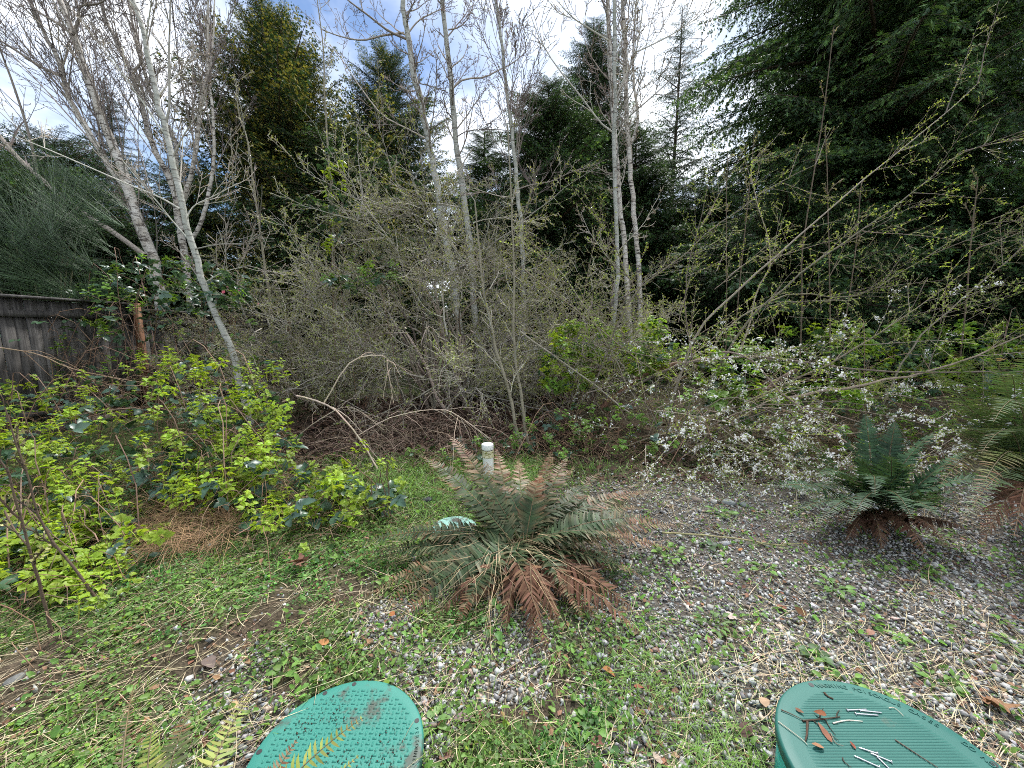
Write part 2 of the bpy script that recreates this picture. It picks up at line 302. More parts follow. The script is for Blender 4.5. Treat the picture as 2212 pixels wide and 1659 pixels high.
def green_mask(x, y):
    n = vnoise(x, y, 0.6, 6) * .6 + vnoise(x, y, .22, 7) * .4
    g = sst(0.16, 0.44, n) * (1 - 0.72 * sst(0.1, 0.9, x)) * (1 - litter_mask(x, y))
    return g * (1 - 0.75 * gravel_mask(x, y))
def axis(lo, hi, step, far, k):
    a = np.arange(lo, hi + 1e-6, step); o = np.geomspace(1, far, k)
    return np.concatenate([(lo - o)[::-1], a, hi + o])
gx = axis(-9, 9, 0.09, 500, 26); gy = axis(-2, 12, 0.09, 600, 26)
XX, YY = np.meshgrid(gx, gy); ZZ = gz(XX, YY)
acc = Acc(); nx, ny = len(gx), len(gy)
gm = gravel_mask(XX, YY)[..., None]; lm = litter_mask(XX, YY)[..., None]; em = green_mask(XX, YY)[..., None]
C = np.array([0.075, 0.06, 0.043]) * (0.7 + 0.6 * vnoise(XX, YY, .5, 9)[..., None])
C = C * (1 - em) + em * np.array([0.06, 0.085, 0.03]); C = C * (1 - gm) + gm * np.array([0.11, 0.105, 0.095]); C = C * (1 - lm) + lm * np.array([0.035, 0.024, 0.018])
idx = (np.arange(ny - 1)[:, None] * nx + np.arange(nx - 1)[None]).ravel()
acc.add(np.stack([XX, YY, ZZ], -1).reshape(-1, 3), C.reshape(-1, 3), Q=np.stack([idx, idx + 1, idx + nx + 1, idx + nx], -1))
g = bpy.data.objects.new('ground', acc.mesh('ground', M_GROUND, smooth=True)); col.objects.link(g); g['kind'] = 'structure'

# ------------------------------------------------------------------ board fence running away along the left
def box(acc, lo, hi, C=(.5, .5, .5), jit=0.0, rng=None):
    lo = np.asarray(lo, float); hi = np.asarray(hi, float)
    V = np.array([[x, y, z] for z in (lo[2], hi[2]) for y in (lo[1], hi[1]) for x in (lo[0], hi[0])])
    if jit: V += rng.normal(0, jit, V.shape)
    acc.add(V, C, Q=[[0, 2, 3, 1], [4, 5, 7, 6], [0, 1, 5, 4], [2, 6, 7, 3], [0, 4, 6, 2], [1, 3, 7, 5]])
FX = -6.6
fence = thing('board_fence', 'weathered grey board fence with brown posts behind the brambles', 'fence', (FX, 3.0, 0))
rng = RNG(11); board_mesh = {}
posts = [4.5, 6.8, 9.1, 11.4, 13.7, 16.0]
y = 2.6
while y < 16.2:
    w = rng.choice([0.138, 0.142, 0.135]); top = 1.93 if y < 6.8 else 1.84
    key = (w, top)
    if key not in board_mesh:
        a = Acc(); box(a, (-.011, 0, 0), (.011, w, top - 0.05)); board_mesh[key] = a.mesh('board', M_FENCE)
    o = inst('board', board_mesh[key], fence, Matrix.Translation((FX + rng.normal(0, .004), y, 0.03 + rng.normal(0, .008))) @ Matrix.Rotation(rng.normal(0, .006), 4, 'X'))
    y += w + rng.uniform(0.003, 0.009)
for py in posts:
    a = Acc(); box(a, (FX + .05, py - .045, -.2), (FX + .14, py + .045, 1.95 if py < 7 else 1.86), jit=.003, rng=rng); part('post', a, M_POST, fence)
for i in range(len(posts)):
    y0 = 2.6 if i == 0 else posts[i - 1] + .05; y1 = posts[i] - .05; top = 1.93 if posts[i] < 7 else 1.84
    for z in (0.32, top - 0.26):
        a = Acc(); box(a, (FX + .013, y0, z), (FX + .05, y1, z + .088), jit=.003, rng=rng); part('rail', a, M_FENCE, fence)
    a = Acc(); box(a, (FX - .05, y0 - .046, top - .012), (FX + .1, y1 + .046, top + .024), jit=.004, rng=rng); part('cap_board', a, M_FENCE, fence)
    a = Acc(); box(a, (FX + .0135, y0, .01), (FX + .05, y1, .15), jit=.004, rng=rng); part('bottom_board', a, M_FENCE, fence)

# ------------------------------------------------------------------ conifers
def bough(seed, L, sp2, len2, ang2, sp3, len3, w3, droop, rise, cdark, ctip, hang=0.3, flat=0.35, tip_p=0.35):
    """One foliage bough along +X of length L: an axis, side shoots and many small flat sprays."""
    r = RNG(seed); acc = Acc()
    ax = lambda s: np.stack([L * s, 0.05 * L * np.sin(3 * s + seed) * s, L * (rise * s - droop * s * s)], -1)
    k = 7; tt = np.linspace(0, 1, k); tubes(acc, ax(tt), np.linspace(.012 * L + .004, .003, k), 4, (0.09, 0.065, 0.045))
    n2 = max(6, int(L / sp2)); B3 = []; D3 = []; L3 = []; T3 = []
    for i in range(n2 * 2):
        s = 0.06 + 0.94 * (i + r.random()) / (n2 * 2); side = 1 if i % 2 else -1
        b = ax(np.array(s)); a2 = ang2 * r.uniform(.75, 1.2)
        l2 = len2 * L * (1 - s) ** 0.75 * r.uniform(.6, 1.15) * min(1, 0.45 + s * 3) + 0.10
        d = np.array([math.cos(a2), side * math.sin(a2), (rise - 2 * droop * s) * .7 + r.normal(0, flat * .4)])
        m = max(3, int(l2 / sp3)); u = (np.arange(m) + r.random(m) * .8) / m
        pts = b + nrm(d) * (u * l2)[:, None] + np.array([0, 0, -1]) * (hang * l2 * u ** 2)[:, None]
        dd = nrm(d + np.array([0, 0, -1.]) * (2 * hang * u)[:, None])
        if l2 > 0.35:
            q = np.linspace(0, 1, 4); tubes(acc, b + nrm(d) * (q * l2)[:, None] + np.array([0, 0, -1]) * (hang * l2 * q ** 2)[:, None], np.linspace(.006, .002, 4), 3, (0.07, .06, .035))
        sg = np.where(np.arange(m) % 2, 1, -1)[:, None]
        sd_ = nrm(np.cross(dd, np.array([0, 0, 1.])))
        B3.append(pts); D3.append(dd * .8 + sd_ * sg * r.uniform(.3, .9, (m, 1)) + r.normal(0, flat, (m, 3)) - np.array([0, 0, .35 * hang]))
        L3.append(len3 * r.uniform(.6, 1.3, m) * (1 - .35 * u)); T3.append(u * .6 + s * .4)
    B3 = np.concatenate(B3); D3 = nrm(np.concatenate(D3)); L3 = np.concatenate(L3); T3 = np.concatenate(T3); n = len(B3)
    N3 = np.array([0, 0, 1.]) + r.normal(0, .45, (n, 3))
    tipm = (r.random(n) < tip_p * T3)[:, None]
    C3 = np.where(tipm, vary(r, n, ctip, .25), vary(r, n, cdark, .35, .1))
    blades(acc, B3, D3, N3, L3, w3 * r.uniform(.7, 1.3, n), C3, mid=.4)
    S3 = nrm(np.cross(D3, N3))                                  # two side leaflets on each spray
    for sg in (1, -1):
        blades(acc, B3 + D3 * L3[:, None] * .18, D3 + S3 * .75 * sg, N3, L3 * .6, w3 * .8, C3 * .95, mid=.4); blades(acc, B3 + D3 * L3[:, None] * .5, D3 + S3 * .7 * sg, N3, L3 * .4, w3 * .7, C3, mid=.4)
    return acc.mesh('bough', M_NEEDLE)
DK, TP = (0.042, 0.086, 0.038), (0.13, 0.235, 0.075)
GDK, GTP = (0.040, 0.078, 0.032), (0.27, 0.26, 0.06)
BDK, BTP = (0.030, 0.058, 0.036), (0.06, 0.115, 0.060)
B_BIG = [bough(100 + i, 4.6, .12, .36, 1.0, .045, .17, .024, .30, .20, DK, TP, hang=.5, tip_p=.6) for i in range(4)]
B_CED = [bough(120 + i, 2.6, .09, .36, .95, .045, .13, .018, .24, .22, DK, TP, hang=.5) for i in range(4)]
B_GLD = [bough(140 + i, 2.6, .085, .34, .9, .045, .13, .018, .02, .22, GDK, GTP, hang=.2, flat=.45, tip_p=.62) for i in range(4)]
B_FIR = [bough(160 + i, 2.6, .09, .33, 1.0, .04, .10, .018, .10, .05, BDK, BTP, hang=.15, flat=.5) for i in range(4)]
B_THIN = [bough(180 + i, 2.4, .17, .22, .9, .07, .17, .022, .28, .18, DK, BTP, hang=.9, flat=.3) for i in range(3)]

def conifer(name, label, px, Y, top_py, z0, Rm, n, meshes, L0, seed, prof=(0.25, 0.8), lean=0.0, group=None, trunk_r=0.16, pitch=(0.05, 0.35), rj=0.3, top_z=None, sq=0.85, low=.55):
    r = RNG(seed); tp = P(px, top_py, Y); zt = top_z or tp[2]; bx = tp[0] - lean
    b = np.array([bx, Y, float(gz(bx, Y))]); t = thing(name, label, 'tree', b, group)
    a = Acc(); k = 9; s = np.linspace(0, 1, k); ctr = np.stack([bx + lean * s, np.full(k, Y), b[2] - .1 + (zt - b[2]) * s], -1); ctr[1:, :2] += r.normal(0, .05, (k - 1, 2))
    tubes(a, ctr, trunk_r * (1 - .95 * s) + .01, 9, (0.1, 0.08, 0.06)); part('trunk', a, M_CONBARK, t, smooth=True)
    crown = bpy.data.objects.new('crown', None); col.objects.link(crown); crown.parent = t; BASE[crown] = BASE[t]
    lo, pw = prof
    for i in range(n):
        u = ((i + r.random()) / n) ** sq; z = z0 + (zt - z0) * u
        R = Rm * min(1.0, (low + (1 - low) * u / lo) if u < lo else 1) * (1 - max(0, u - lo) / (1 - lo)) ** pw * r.uniform(1 - rj, 1 + rj) + .22
        th = i * 2.39996 + r.normal(0, .4); ph = pitch[0] + (pitch[1] - pitch[0]) * u + r.normal(0, .12)
        d = (math.cos(th) * math.cos(ph), math.sin(th) * math.cos(ph), math.sin(ph))
        sc = R / L0; sw = sc * r.uniform(.85, 1.25)
        if R < 1.0: sw *= 1.25
        f = (z - b[2]) / (zt - b[2]); p = np.array([bx + lean * f, Y, z])
        o = inst('bough', meshes[int(r.integers(len(meshes)))], t, frame(p, d, r.normal(0, .25), (sc, sw, sc)))
        o.parent = crown
    return t
FULL = 'evergreen trees closing the view'
conifer('cedar_tree', 'huge dense dark green cedar filling the upper right', 1950, 12.5, -330, 0.4, 4.6, 300, B_BIG, 4.6, 1, prof=(.5, .6), trunk_r=.35, group=FULL, top_z=19, low=1.0, sq=1.0, pitch=(-.12, .3))
conifer('cedar_tree', 'second dense cedar packed close behind the huge one', 1985, 15.5, -330, 0.4, 4.2, 290, B_BIG, 4.6, 19, prof=(.45, .7), trunk_r=.3, group=FULL, top_z=15.5, low=1.0, sq=1.0, pitch=(-.12, .3))
conifer('cedar_tree', 'dark cedar with bare trunk showing at the right edge of the photo', 2225, 14.5, -420, 2.5, 3.4, 150, B_CED, 2.6, 2, prof=(.4, .6), trunk_r=.36, group=FULL, rj=.5)
conifer('cypress_tree', 'broad olive and golden tinged evergreen behind the white birches', 595, 14.0, 45, 0.5, 2.9, 300, B_GLD, 2.6, 3, prof=(.5, .6), group=FULL, pitch=(-.05, .75), rj=.4)
conifer('fir_tree', 'bushy evergreen right behind the pale cottonwood trunks', 835, 17.0, 120, 0.6, 3.4, 250, B_GLD[:2] + B_FIR[:2], 2.6, 4, prof=(.35, .6), group=FULL, pitch=(-.05, .65), rj=.4)
conifer('cedar_tree', 'mid-height cedar with drooping tips just right of the cottonwoods', 1185, 14.0, 180, 0.4, 3.0, 290, B_CED, 2.6, 5, prof=(.35, .62), group=FULL)
conifer('spruce_tree', 'tall dark narrow evergreen with ragged top right of centre', 1285, 18.0, 40, .6, 3.9, 290, B_CED[:2] + B_FIR[:2], 2.6, 6, prof=(.2, .75), group=FULL, rj=.4)
conifer('fir_tree', 'thin see-through evergreen standing against the white sky gap', 1475, 21.0, 10, .6, 2.5, 240, B_THIN, 2.4, 7, prof=(.2, .6), group=FULL, rj=.4)
conifer('spruce_tree', 'slim dark spruce with pointed top seen between the birch trunks', 222, 18.0, 165, .6, 2.3, 220, B_FIR, 2.6, 8, prof=(.15, .8), group=FULL)
conifer('cedar_tree', 'low round-topped evergreen left of the slim spruce', 110, 15.5, 300, .4, 3.1, 190, B_FIR, 2.6, 9, prof=(.5, .4), group=FULL)
conifer('cypress_tree', 'green evergreen hugging the left edge above the broom', -60, 11.0, 350, .4, 3.0, 230, B_CED, 2.6, 10, prof=(.5, .4), group=FULL)
conifer('cedar_tree', 'low cedar filling the gap between birches and golden evergreen', 410, 15.0, 370, .4, 2.9, 190, B_CED, 2.6, 12, prof=(.4, .5), group=FULL)
conifer('cedar_tree', 'small cedar with sky behind it between the two groups of trunks', 1045, 15.5, 280, .4, 2.3, 200, B_CED, 2.6, 13, prof=(.35, .65), group=FULL)
conifer('cedar_tree', 'low dark cedar at the foot of the see-through evergreen', 1545, 14.5, 415, .4, 2.9, 200, B_CED, 2.6, 14, prof=(.45, .45), group=FULL)
conifer('spruce_tree', 'short dark evergreen in front of the tall ragged one', 1375, 14.5, 290, .4, 2.7, 240, B_CED, 2.6, 15, prof=(.35, .6), group=FULL)
conifer('cedar_tree', 'low cedar skirt below the golden evergreen and fir', 730, 13.5, 290, .4, 2.9, 230, B_GLD[:1] + B_CED, 2.6, 16, prof=(.4, .5), group=FULL)
conifer('cedar_tree', 'low dense cedar at the foot of the huge cedar', 1700, 10.5, 440, .2, 2.6, 230, B_CED, 2.6, 17, prof=(.45, .45), group=FULL)
conifer('cedar_tree', 'low cedar below the far right trunk', 2190, 10.0, 440, .2, 2.8, 230, B_CED, 2.6, 18, prof=(.45, .45), group=FULL)

# dark low wood far behind, reads as one mass
r = RNG(77); acc = Acc(); n = 26000
th = r.uniform(-1.15, 1.15, n); rad = r.uniform(26, 34, n); x = rad * np.sin(th); y = rad * np.cos(th)
hh = 2.6 + 2.6 * vnoise(th * 20, th * 0, 1.0, 3) + 1.2 * vnoise(th * 70, th * 0, 1.0, 4); z = hh * r.random(n) ** .8
D = nrm(r.normal(0, 1, (n, 3)) + np.array([0, 0, -.4])); blades(acc, np.stack([x, y, z], -1), D, r.normal(0, 1, (n, 3)), r.uniform(.4, .9, n), r.uniform(.15, .35, n), vary(r, n, DK, .4))
single('treeline', acc, M_NEEDLE, (0, 0, 0), 'far dark belt of woodland behind all the trees', 'woodland', kind='stuff')

# ------------------------------------------------------------------ bare trees
def grow(out, p, d, L, r, lvl, rng, S):
    """S[lvl] = dict(k, wob, up, n, a0, a1, lr, st): a wandering tapering path and its side shoots."""
    s = S[lvl]; k = s['k']; pts = [p]; d = np.asarray(d, float) / np.linalg.norm(d); ds = [d]; step = L / (k - 1)
    wob = rng.normal(0, s['wob'], (k, 3)); up = s['up']
    for i in range(1, k):
        d = d + wob[i] + np.array([0, 0, up]); d = d / math.sqrt(d @ d); p = p + d * step; pts.append(p); ds.append(d)
    pts = np.array(pts); tt = np.linspace(0, 1, k)
    out[lvl].append((pts, np.maximum(r * (1 - .8 * tt), S['rmin'])))
    if lvl + 1 >= S['levels']: return
    c = S[lvl + 1]; n = int(rng.poisson(s['n'])) if s.get('pois', True) else s['n']
    for j in range(n):
        t = s['st'] + (1 - s['st']) * (j + rng.random()) / max(n, 1); f = t * (k - 1); i = min(int(f), k - 2); q = pts[i] + (pts[i + 1] - pts[i]) * (f - i); dd = ds[i + 1]
        ref = rng.normal(0, 1, 3); pr = ref - dd * (ref @ dd); pr /= math.sqrt(pr @ pr); a = rng.uniform(s['a0'], s['a1'])
        grow(out, q, dd * math.cos(a) + pr * math.sin(a), L * s['lr'] * rng.uniform(.5, 1.2) * (1.1 - .6 * t), max(r * .55 * (1 - .5 * t), S['rmin']), lvl + 1, rng, S)
def flush(acc, out, cols, rng, sides=(6, 4, 3, 3)):
    for l, lst in out.items():
        if lst:
            PT = np.array([a for a, b in lst]); R = np.array([b for a, b in lst]); tubes(acc, PT, R, sides[min(l, 3)], vary(rng, len(lst), cols[min(l, len(cols) - 1)], .25, .05))
def buds(acc, out, lvls, rng, per, size, cols, a=0.5, aspect=.5, spread=.6):
    for l in lvls:
        if not out[l]: continue
        PT = np.array([a_ for a_, b in out[l]]); n, k, _ = PT.shape; m = n * per
        i = np.repeat(np.arange(n), per); f = rng.uniform(.12, 1, m) * (k - 1); j = np.minimum(f.astype(int), k - 2); u = (f - j)[:, None]
        B = PT[i, j] * (1 - u) + PT[i, j + 1] * u; D = nrm(PT[i, j + 1] - PT[i, j]) + rng.normal(0, spread, (m, 3))
        ch = np.array(cols)[rng.integers(len(cols), size=m)]; Ls = size * rng.uniform(.5, 1.4, m)
        blades(acc, B, D, rng.normal(0, 1, (m, 3)), Ls, Ls * aspect, np.clip(ch * rng.uniform(.75, 1.25, (m, 1)), 0, .95), a=a)

def bare_tree(name, label, stems, bark, S, nb, seed, t0=.3, t1=1.0, ang=(.5, .9), blen=1.6, bias=(0, 0, .2), cols=((.3, .25, .2), (.2, .15, .13), (.17, .12, .12)), group=None, limbs=(), bud=None, cat='tree', sides=10, bw=None):
    """stems: (photo points, depth or depths, r0, r1). Side branches become parts of their own."""
    r = RNG(seed); pts0 = None; t = None
    for si, (pp, Y, r0, r1) in enumerate(stems):
        Ys = Y if hasattr(Y, '__len__') else [Y] * len(pp)
        W = np.array([P(a, b, c) for (a, b), c in zip(pp, Ys)])
        if t is None and W[0][2] > gz(W[0][0], W[0][1]) + .02:       # carry the stem on down into the ground
            d = W[0] - W[1]; h = W[0][2] - float(gz(W[0][0], W[0][1])) + .03; d = d / max(-d[2], 1e-3) * min(1, .6); d[2] = -1; d[:2] = np.clip(d[:2], -.4, .4); W = np.concatenate([[W[0] + d * h], W])
        if t is None:
            base = W[0].copy(); base[2] = float(gz(base[0], base[1])); t = thing(name, label, cat, base, group)
        k = max(10, 3 * len(pp)); C = spline(W, k); C[1:-1] += r.normal(0, min(.012, r0 * .16), (k - 2, 3)); tt = np.linspace(0, 1, k)
        a = Acc(); tubes(a, C, (r0 + (r1 - r0) * tt) * (1 + r.normal(0, .03, k)), sides, (.4, .4, .4)); part('trunk', a, bark, t, smooth=True)
        n = nb[si] if hasattr(nb, '__len__') else nb
        for j in range(n):
            f = (t0 + (t1 - t0) * (j + r.random()) / n) * (k - 1); i = min(int(f), k - 2); q = C[i] + (C[i + 1] - C[i]) * (f - i); dd = nrm(C[i + 1] - C[i])
            ref = r.normal(0, 1, 3); ref[1] *= .8; pr = nrm(ref - dd * (ref @ dd)); an = r.uniform(*ang)
            d = dd * math.cos(an) + pr * math.sin(an) + np.array(bias); out = {l: [] for l in range(4)}
            rr = (r0 + (r1 - r0) * f / k) * r.uniform(.22, .42)
            grow(out, q, d, blen * r.uniform(.5, 1.3) * (1.15 - .5 * f / k), rr if bw is None else min(rr, bw), 0, r, S)
            a = Acc(); flush(a, out, cols, r)
            if bud: buds(a, out, bud[0], r, *bud[1:])
            part('branch', a, M_TWIG, t)
    for (pp, Y, r0, r1) in limbs:
        Ys = Y if hasattr(Y, '__len__') else [Y] * len(pp)
        C = spline(np.array([P(a, b, c) for (a, b), c in zip(pp, Ys)]), 12); a = Acc(); tubes(a, C, np.linspace(r0, r1, 12), 7, np.array(cols[0]) * 1.1)
        out = {l: [] for l in range(4)}
        for j in range(9):
            i = int(r.integers(3, 11)); dd = nrm(C[i] - C[i - 1]); ref = r.normal(0, 1, 3); pr = nrm(ref - dd * (ref @ dd)); an = r.uniform(.5, 1.0)
            grow(out, C[i], dd * math.cos(an) + pr * math.sin(an) + np.array(bias), blen * r.uniform(.25, .6), r1 * .8, 1, r, S)
        flush(a, out, cols, r)
        if bud: buds(a, out, bud[0], r, *bud[1:])
        part('limb', a, M_TWIG, t)
    return t
Z1 = lambda L: [(x / 2.88, y / 2.88) for x, y in L]                         # photo-detail coordinates
Z2 = lambda L: [(713 + x / 2.88, y / 2.88) for x, y in L]
Z3 = lambda L: [(1444 + x / 2.88, y / 2.88) for x, y in L]
Z5 = lambda L: [(713 + x / 2.88, 548.6 + y / 2.88) for x, y in L]
Z6 = lambda L: [(1444 + x / 2.88, 548.6 + y / 2.88) for x, y in L]
S_BIRCH = dict(levels=3, rmin=.0042, **{}); S_BIRCH.update({0: dict(k=8, wob=.06, up=.02, n=9, a0=.25, a1=.6, lr=.5, st=.2), 1: dict(k=6, wob=.07, up=.03, n=5, a0=.3, a1=.8, lr=.45, st=.2), 2: dict(k=4, wob=.09, up=.02)})
S_POP = dict(levels=3, rmin=.005); S_POP.update({0: dict(k=8, wob=.13, up=.10, n=9, a0=.5, a1=1.1, lr=.38, st=.15), 1: dict(k=6, wob=.2, up=.10, n=6, a0=.5, a1=1.2, lr=.35, st=.1), 2: dict(k=4, wob=.22, up=.12)})
S_SAP = dict(levels=2, rmin=.004); S_SAP.update({0: dict(k=7, wob=.12, up=.06, n=6, a0=.4, a1=1.0, lr=.35, st=.15), 1: dict(k=4, wob=.15, up=.05)})
BC = ((.30, .26, .22), (.20, .165, .15), (.16, .135, .13)); PC = ((.30, .26, .22), (.24, .19, .17), (.22, .18, .17)); GC = ((.40, .38, .33), (.33, .30, .25), (.30, .26, .22))
BW = 'white barked birches behind the fence'
CATK = ([1, 2], 2, .035, [(.20, .15, .12), (.25, .2, .13)], .2, .35, 1.2)
bare_tree('birch_tree', 'peeling white birch with two forking stems behind the fence', [
    (Z1([(1010, 1900), (960, 1650), (830, 1290), (770, 1080), (700, 900), (600, 640), (530, 440), (460, 210), (370, 0), (290, -260)]), 9, .125, .035),
    (Z1([(800, 1200), (690, 1050), (600, 900), (470, 690), (400, 520), (340, 330), (270, 200), (210, 60), (150, -240)]), 9.05, .065, .025)], M_BIRCH, S_BIRCH, (26, 28), 21, t0=.15, ang=(.15, .5), blen=2.6, bias=(-.12, 0, .35), cols=BC, bw=.016,
    limbs=[(Z1([(900, 1590), (700, 1440), (480, 1300), (220, 1080), (90, 960), (0, 850), (-160, 690)]), 8.6, .055, .03), (Z1([(230, 1060), (170, 800), (80, 520), (0, 300), (-60, 60)]), 8.6, .026, .01), (Z1([(380, 470), (260, 420), (110, 320), (0, 250), (-150, 130)]), 9, .035, .012),
           (Z1([(450, 215), (350, 140), (250, 80), (170, 0), (120, -120)]), 8.9, .03, .012), (Z1([(455, 215), (490, 120), (500, 40), (620, 20), (700, -40)]), 8.9, .026, .01)], group=BW, bud=CATK)
bare_tree('birch_tree', 'white birch clump with four spreading stems by the golden evergreen', [
    (Z1([(1140, 1560), (1115, 1400), (1090, 1200), (1020, 1050), (930, 850), (860, 600), (820, 440), (730, 280), (650, 100), (590, -200)]), 10.2, .085, .026),
    (Z1([(1120, 1300), (1170, 1150), (1220, 950), (1250, 650), (1290, 440), (1290, 200), (1300, 0), (1310, -250)]), 10.2, .055, .018),
    (Z1([(1190, 1500), (1250, 1380), (1310, 1150), (1330, 950), (1325, 700), (1300, 520), (1320, 300), (1335, 0)]), 10.3, .05, .015),
    (Z1([(1115, 1250), (1100, 1050), (1080, 850), (960, 640), (870, 350), (800, 0), (780, -200)]), 10.4, .05, .02)], M_BIRCH, S_BIRCH, (20, 20, 12, 16), 22, t0=.25, ang=(.15, .5), blen=2.6, bias=(-.05, 0, .4), cols=BC, bw=.014, group=BW, bud=CATK,
    limbs=[(Z1([(830, 440), (870, 400), (880, 330), (850, 200), (820, 0)]), 10.2, .03, .012), (Z1([(1200, 1000), (1240, 1100), (1200, 860), (1130, 520), (1090, 200), (1060, -100)]), 10, .02, .008)])
bare_tree('alder_tree', 'smooth grey leaning trunk rising from the brambles before the fence', [
    (Z1([(1460, 2250), (1400, 2080), (1340, 1950), (1230, 1650), (1150, 1350), (1110, 1150), (1050, 900), (1010, 720), (950, 480), (900, 240), (830, 0), (770, -260)]), [6.0] * 4 + [6.05, 6.1, 6.15, 6.2, 6.25, 6.3, 6.35, 6.4], .05, .026)], M_ALDER, S_BIRCH, 15, 23, t0=.3, ang=(.4, .9), blen=1.5, bias=(0, 0, .3), cols=GC, bw=.012, bud=CATK,
    limbs=[(Z1([(1120, 1300), (1000, 1230), (830, 1160), (600, 1060), (300, 930), (100, 850)]), 6.1, .014, .006), (Z1([(1035, 760), (1055, 640), (1050, 400), (1055, 200), (1060, 0)]), 6.2, .018, .009), (Z1([(1160, 1360), (1210, 1280), (1330, 1220), (1480, 1140)]), 6, .012, .005), (Z1([(1215, 1550), (1360, 1520), (1530, 1510), (1640, 1440)]), 6, .011, .004), (Z1([(1270, 1760), (1400, 1690), (1560, 1650)]), 6, .009, .004)])
PB = ([1, 2], 2, .03, [(.26, .2, .14), (.3, .25, .15)], .2, .4, 1.0)
COT = 'pale cottonwood trunks behind the thicket'
bare_tree('cottonwood_tree', 'pale trunk, left of the paired cottonwoods, with wide curved limbs', [
    (Z2([(760, 1700), (710, 1450), (665, 1150), (625, 950), (585, 750), (555, 580), (520, 450), (490, 250), (470, 130), (450, 0), (420, -250)]), 11, .10, .058)], M_ALDER, S_POP, 16, 24, t0=.35, ang=(.8, 1.3), blen=1.7, bias=(0, 0, .15), cols=PC, bw=.02, group=COT, bud=PB,
    limbs=[(Z2([(470, 240), (360, 190), (230, 90), (110, 0), (30, -80)]), 11, .032, .012), (Z2([(460, 205), (330, 220), (200, 250), (60, 225), (-60, 180)]), 11.1, .028, .01), (Z2([(495, 195), (550, 130), (640, 80), (700, 55)]), 11, .02, .01), (Z2([(590, 860), (480, 800), (330, 720), (200, 560), (80, 380), (0, 280)]), 10.6, .022, .008), (Z2([(560, 520), (640, 540), (720, 570)]), 11, .014, .006)])
bare_tree('cottonwood_tree', 'pale trunk, right of the paired cottonwoods, with upswept limb', [
    (Z2([(880, 1650), (845, 1350), (810, 1050), (780, 850), (760, 600), (745, 450), (720, 200), (700, 0), (690, -250)]), 11.3, .092, .052)], M_ALDER, S_POP, 16, 25, t0=.35, ang=(.8, 1.3), blen=1.7, bias=(0, 0, .15), cols=PC, bw=.02, group=COT, bud=PB,
    limbs=[(Z2([(755, 560), (830, 495), (960, 480), (1060, 430), (1140, 390), (1220, 320)]), 11.2, .026, .009), (Z2([(790, 850), (860, 815), (1000, 805), (1110, 810)]), 11, .016, .006), (Z2([(735, 185), (800, 170), (860, 110), (900, 0)]), 11.3, .02, .008)])
bare_tree('cottonwood_tree', 'slim pale trunk with brush of fine upright twigs at centre', [
    (Z2([(1200, 1750), (1195, 1550), (1185, 1350), (1160, 1150), (1145, 950), (1125, 780), (1090, 480), (1060, 200), (1030, 0), (1000, -250)]), 9.0, .055, .024)], M_ALDER, S_BIRCH, 30, 26, t0=.4, ang=(.2, .55), blen=1.7, bias=(0, 0, .35), cols=PC, bw=.012, group=COT, bud=PB,
    limbs=[(Z2([(1165, 1180), (1250, 1150), (1370, 1130), (1480, 1080), (1600, 1030)]), 8.8, .014, .005), (Z2([(1150, 1230), (1050, 1220), (950, 1190), (860, 1160)]), 8.9, .012, .004), (Z2([(1190, 1290), (1240, 1270), (1270, 1200), (1260, 1120)]), 9, .01, .004)])
bare_tree('cottonwood_tree', 'straight bare trunk with ringed pale bark right of centre', [
    (Z5([(1725, 800), (1740, 650), (1760, 450), (1790, 150)]) + Z2([(1790, 1700), (1780, 1400), (1768, 1100), (1770, 800), (1775, 600), (1770, 300), (1765, 0), (1755, -260)]), 8.0, .045, .032)], M_ALDER, S_POP, 15, 27, t0=.4, ang=(.5, .9), blen=1.9, bias=(0, 0, .3), cols=GC, bw=.016, group=COT, bud=PB,
    limbs=[(Z2([(1770, 830), (1680, 760), (1560, 600), (1400, 400), (1300, 230), (1250, 100)]), 8, .018, .006), (Z2([(1780, 800), (1900, 690), (2050, 560), (2212, 400), (2350, 300)]), 8, .016, .006), (Z2([(1780, 600), (1850, 440), (1900, 330), (1940, 100), (1950, -50)]), 8, .018, .008), (Z2([(1730, 250), (1600, 170), (1500, 100), (1410, 0)]), 8.2, .018, .006), (Z2([(1890, 330), (2020, 270), (2150, 200), (2300, 100)]), 8, .014, .006)])
bare_tree('cottonwood_tree', 'mottled trunk just right of the straight ringed one', [
    (Z2([(1920, 1660), (1890, 1350), (1870, 1050), (1850, 800), (1838, 450), (1830, 150), (1820, 0), (1810, -250)]), 10.5, .066, .042),
    (Z2([(1870, 900), (1915, 740), (1895, 550), (1885, 350), (1900, 100), (1920, -150)]), 10.5, .035, .018)], M_BIRCH, S_POP, (12, 9), 28, t0=.35, ang=(.5, 1.0), blen=1.7, bias=(0, 0, .3), cols=PC, bw=.016, group=COT, bud=PB)
bare_tree('cottonwood_tree', 'mottled trunk close behind the straight ringed one', [
    (Z2([(1830, 1500), (1810, 1350), (1790, 1100), (1775, 900), (1750, 500), (1735, 200), (1725, 0), (1715, -250)]), 9.5, .06, .042)], M_BIRCH, S_POP, 10, 29, t0=.5, ang=(.5, 1.0), blen=1.6, bias=(0, 0, .3), cols=PC, bw=.016, group=COT, bud=PB)
